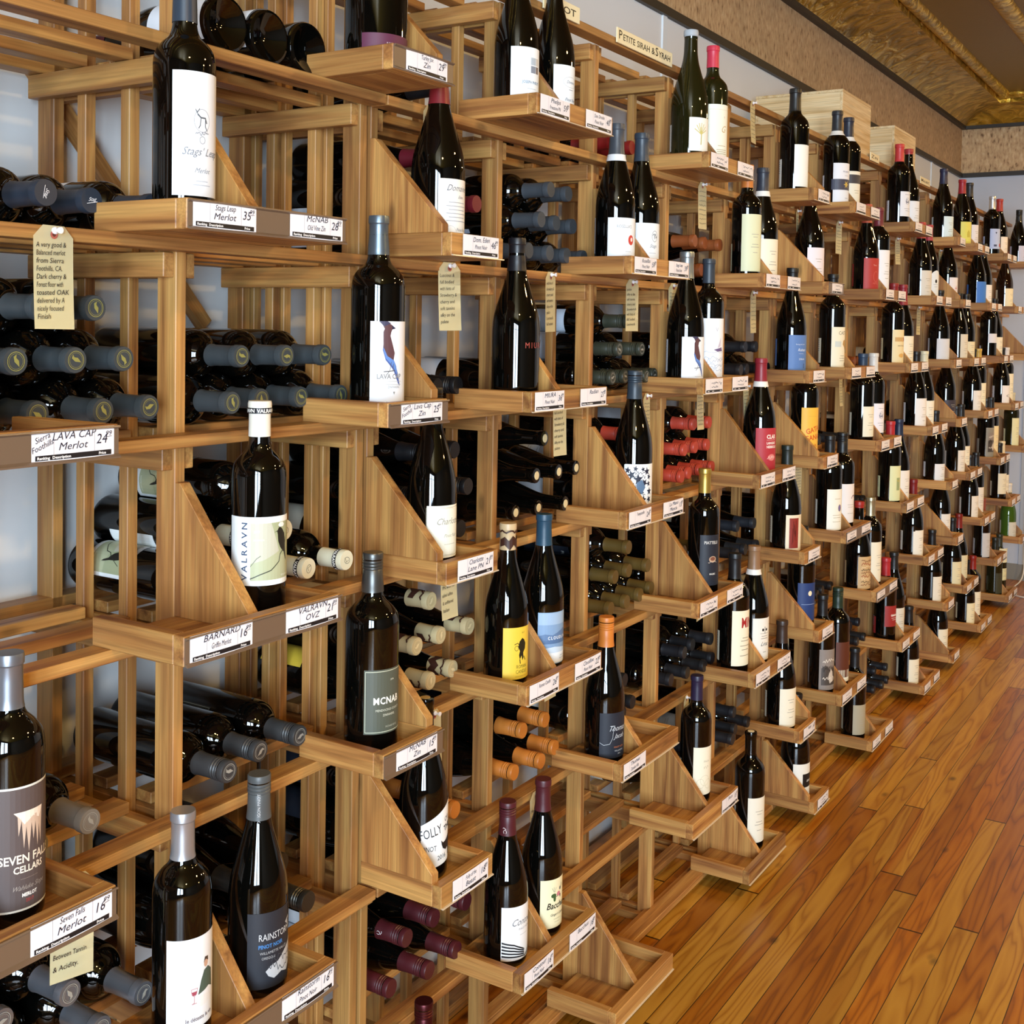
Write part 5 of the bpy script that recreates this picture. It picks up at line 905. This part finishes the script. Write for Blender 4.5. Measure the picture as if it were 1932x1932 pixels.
for ti, (x, j, w, h, lines, wh) in enumerate(TGS):
    rr = random.Random(ti + 5)
    t = thing('hang_tag', (x, -.0425, RT_(j) + .000), 'manila paper tag pinned to the rail, ' + wh, 'paper tag', 'handwritten manila tags on the rails', (0, R(rr.uniform(-2, 2)), R(rr.uniform(-14, 10) if ti else 0)))
    cu_ = rr.uniform(.0, .006); o = ob('tag_card', tagmesh(w, h, cu_), t)
    ink = '#1a1a22'; e = [('ell', '#a8584a', 0, -.011, .0052, .0052), ('ell', '#5a2a24', 0, -.011, .0026, .0026)]
    n = len(lines) if lines else 8
    for i in range(n):
        y = -.027 - i * ((h - .034) / max(n - .5, 1))
        if lines and ti < 11:
            if lines[i]: e.append(('text', ink, lines[i], -w * .45, y, .0088, dict(align='LEFT', shear=.15, rot=2, sx=min(.95, w * .92 / (.0049 * len(lines[i]))))))
        else: e.append(('line', '#3a3a3c', scr(-w * .40, w * .36, y + .002, .0018, ti * 11 + i, 10), .0008))
    ob('tag_writing', design('tag_writing', e, None, .0012, curl=(cu_, h)), o)
    ob('push_pin', lathe('push_pin', [(0, .012), (.004, .0118), (.0042, .010), (.0022, .008), (.0024, .004), (.0045, .002), (.0045, 0), (0, 0)], mat('#e8e4e4', .15, 0, 'pin_plastic'), 16), t, (.001, -.0008, -.006), (R(90), 0, 0))

# ------------------------------------------------------------------ rail signs
def sign(x, z, w, h, txt, label, size=.022):
    t = thing('shelf_sign', (x, -.040, z), label, 'sign', None)
    bm = bmesh.new(); bx(bm, 0, w, -.0035, 0, 0, h); o = ob('sign_plate', fin(bm, 'sign_plate', mat('#e9dfb8', .45, 0, 'cream_plastic'), bevel=.0006), t)
    e = []; xx = .006
    for s, sz in txt:
        v, _ = text_geo(s, sz, 0, 'LEFT', .0002 if sz > size * .9 else .0001); e.append(('text', '#18140e', s, xx, .010, sz, dict(align='LEFT', bold=.0002 if sz > size * .9 else .0001)))
        xx += (max(p[0] for p in v) if v else sz * .2) + sz * .10
    sc = (w - .010) / max(xx, 1e-3)
    for i, q in enumerate(e): e[i] = ('text', q[1], q[2], .004 + (q[3] - .004) * sc, q[4], q[5], dict(q[6], sx=sc))
    if txt: ob('sign_lettering', design('sign_lettering', e, None, .0037), o)
sign(.804, RT_(-1) - .012, .297, .034, [('P', .028), ('ETITE', .020), (' SIRAH', .020), (' & ', .022), ('S', .028), ('YRAH', .020)], 'cream sign lettered petite sirah and syrah on the top rail')
sign(.480, RT_(-1) - .012, .150, .034, [('P', .028), ('INOT', .020)], 'cream sign lettered pinot, partly behind two tall bottles')
sign(2.885, RT_(-1) - .012, .12, .030, [('Z', .018), ('IN', .013)], 'small cream rail sign right of the larger crate')
sign(3.670, RT_(-1) - .012, .18, .030, [('M', .018), ('ALBEC', .013)], 'small cream rail sign right of the smaller crate')
sign(3.430, RT_(1) - .012, .13, .030, [('S', .018), ('PAIN', .013)], 'small cream rail sign beneath the second shelf row')

# ------------------------------------------------------------------ crates on top
def crate(x0, x1, y0, y1, h, label):
    z = RT_(-1) + .001
    t = thing('wooden_crate', ((x0 + x1) / 2, (y0 + y1) / 2, z), label, 'crate', None); a = (x1 - x0) / 2; b_ = (y1 - y0) / 2; w = .010
    ob('front_panel', boxmesh('front_panel', (-a, a, -b_, -b_ + w, 0, h), CRATE), t); ob('back_panel', boxmesh('back_panel', (-a, a, b_ - w, b_, 0, h), CRATE), t)
    CR_ = wood('pale_pine_end', 1, ('#c9a56c', '#e0c493', '#ead3a6'), .6, .95, 1.05)
    for s in (-1, 1): ob('end_panel', boxmesh('end_panel', (s * a - (w if s > 0 else 0), s * a + (w if s < 0 else 0), -b_ + w, b_ - w, 0, h), CR_), t)
    ob('bottom_board', boxmesh('bottom_board', (-a + w, a - w, -b_ + w, b_ - w, 0, .008), CRATE), t)
    ob('lid', boxmesh('lid', (-a, a, -b_, b_, h + .0005, h + .010), CRATE), t)
crate(2.56, 2.92, -.03, .29, .185, 'larger pale pine wine crate on top of the rack')
crate(3.27, 3.62, -.03, .29, .165, 'smaller pale pine wine crate on top of the rack, farther away')

# ------------------------------------------------------------------ white cable by the far wall
cu = bpy.data.curves.new('cable', 'CURVE'); cu.dimensions = '3D'; cu.bevel_depth = .004; cu.bevel_resolution = 2
s_ = cu.splines.new('NURBS'); pts = [(X1 - .03, -.12, .55), (X1 - .03, -.12, .2), (X1 - .06, -.13, .02), (X1 - .35, -.10, .008), (X1 - .6, -.16, .008), (X1 - .55, -.5, .008)]
s_.points.add(len(pts) - 1)
for p, q in zip(s_.points, pts): p.co = (*q, 1)
s_.use_endpoint_u = True; s_.order_u = 3
tmp = bpy.data.objects.new('tmp', cu); me = bpy.data.meshes.new_from_object(tmp); bpy.data.objects.remove(tmp)
me.materials.clear(); me.materials.append(mat('#d8d6d0', .4, 0, 'cable_sheath'))
tag(ob('power_cable', me), 'thin white cable running down the far wall onto the floor', 'cable')
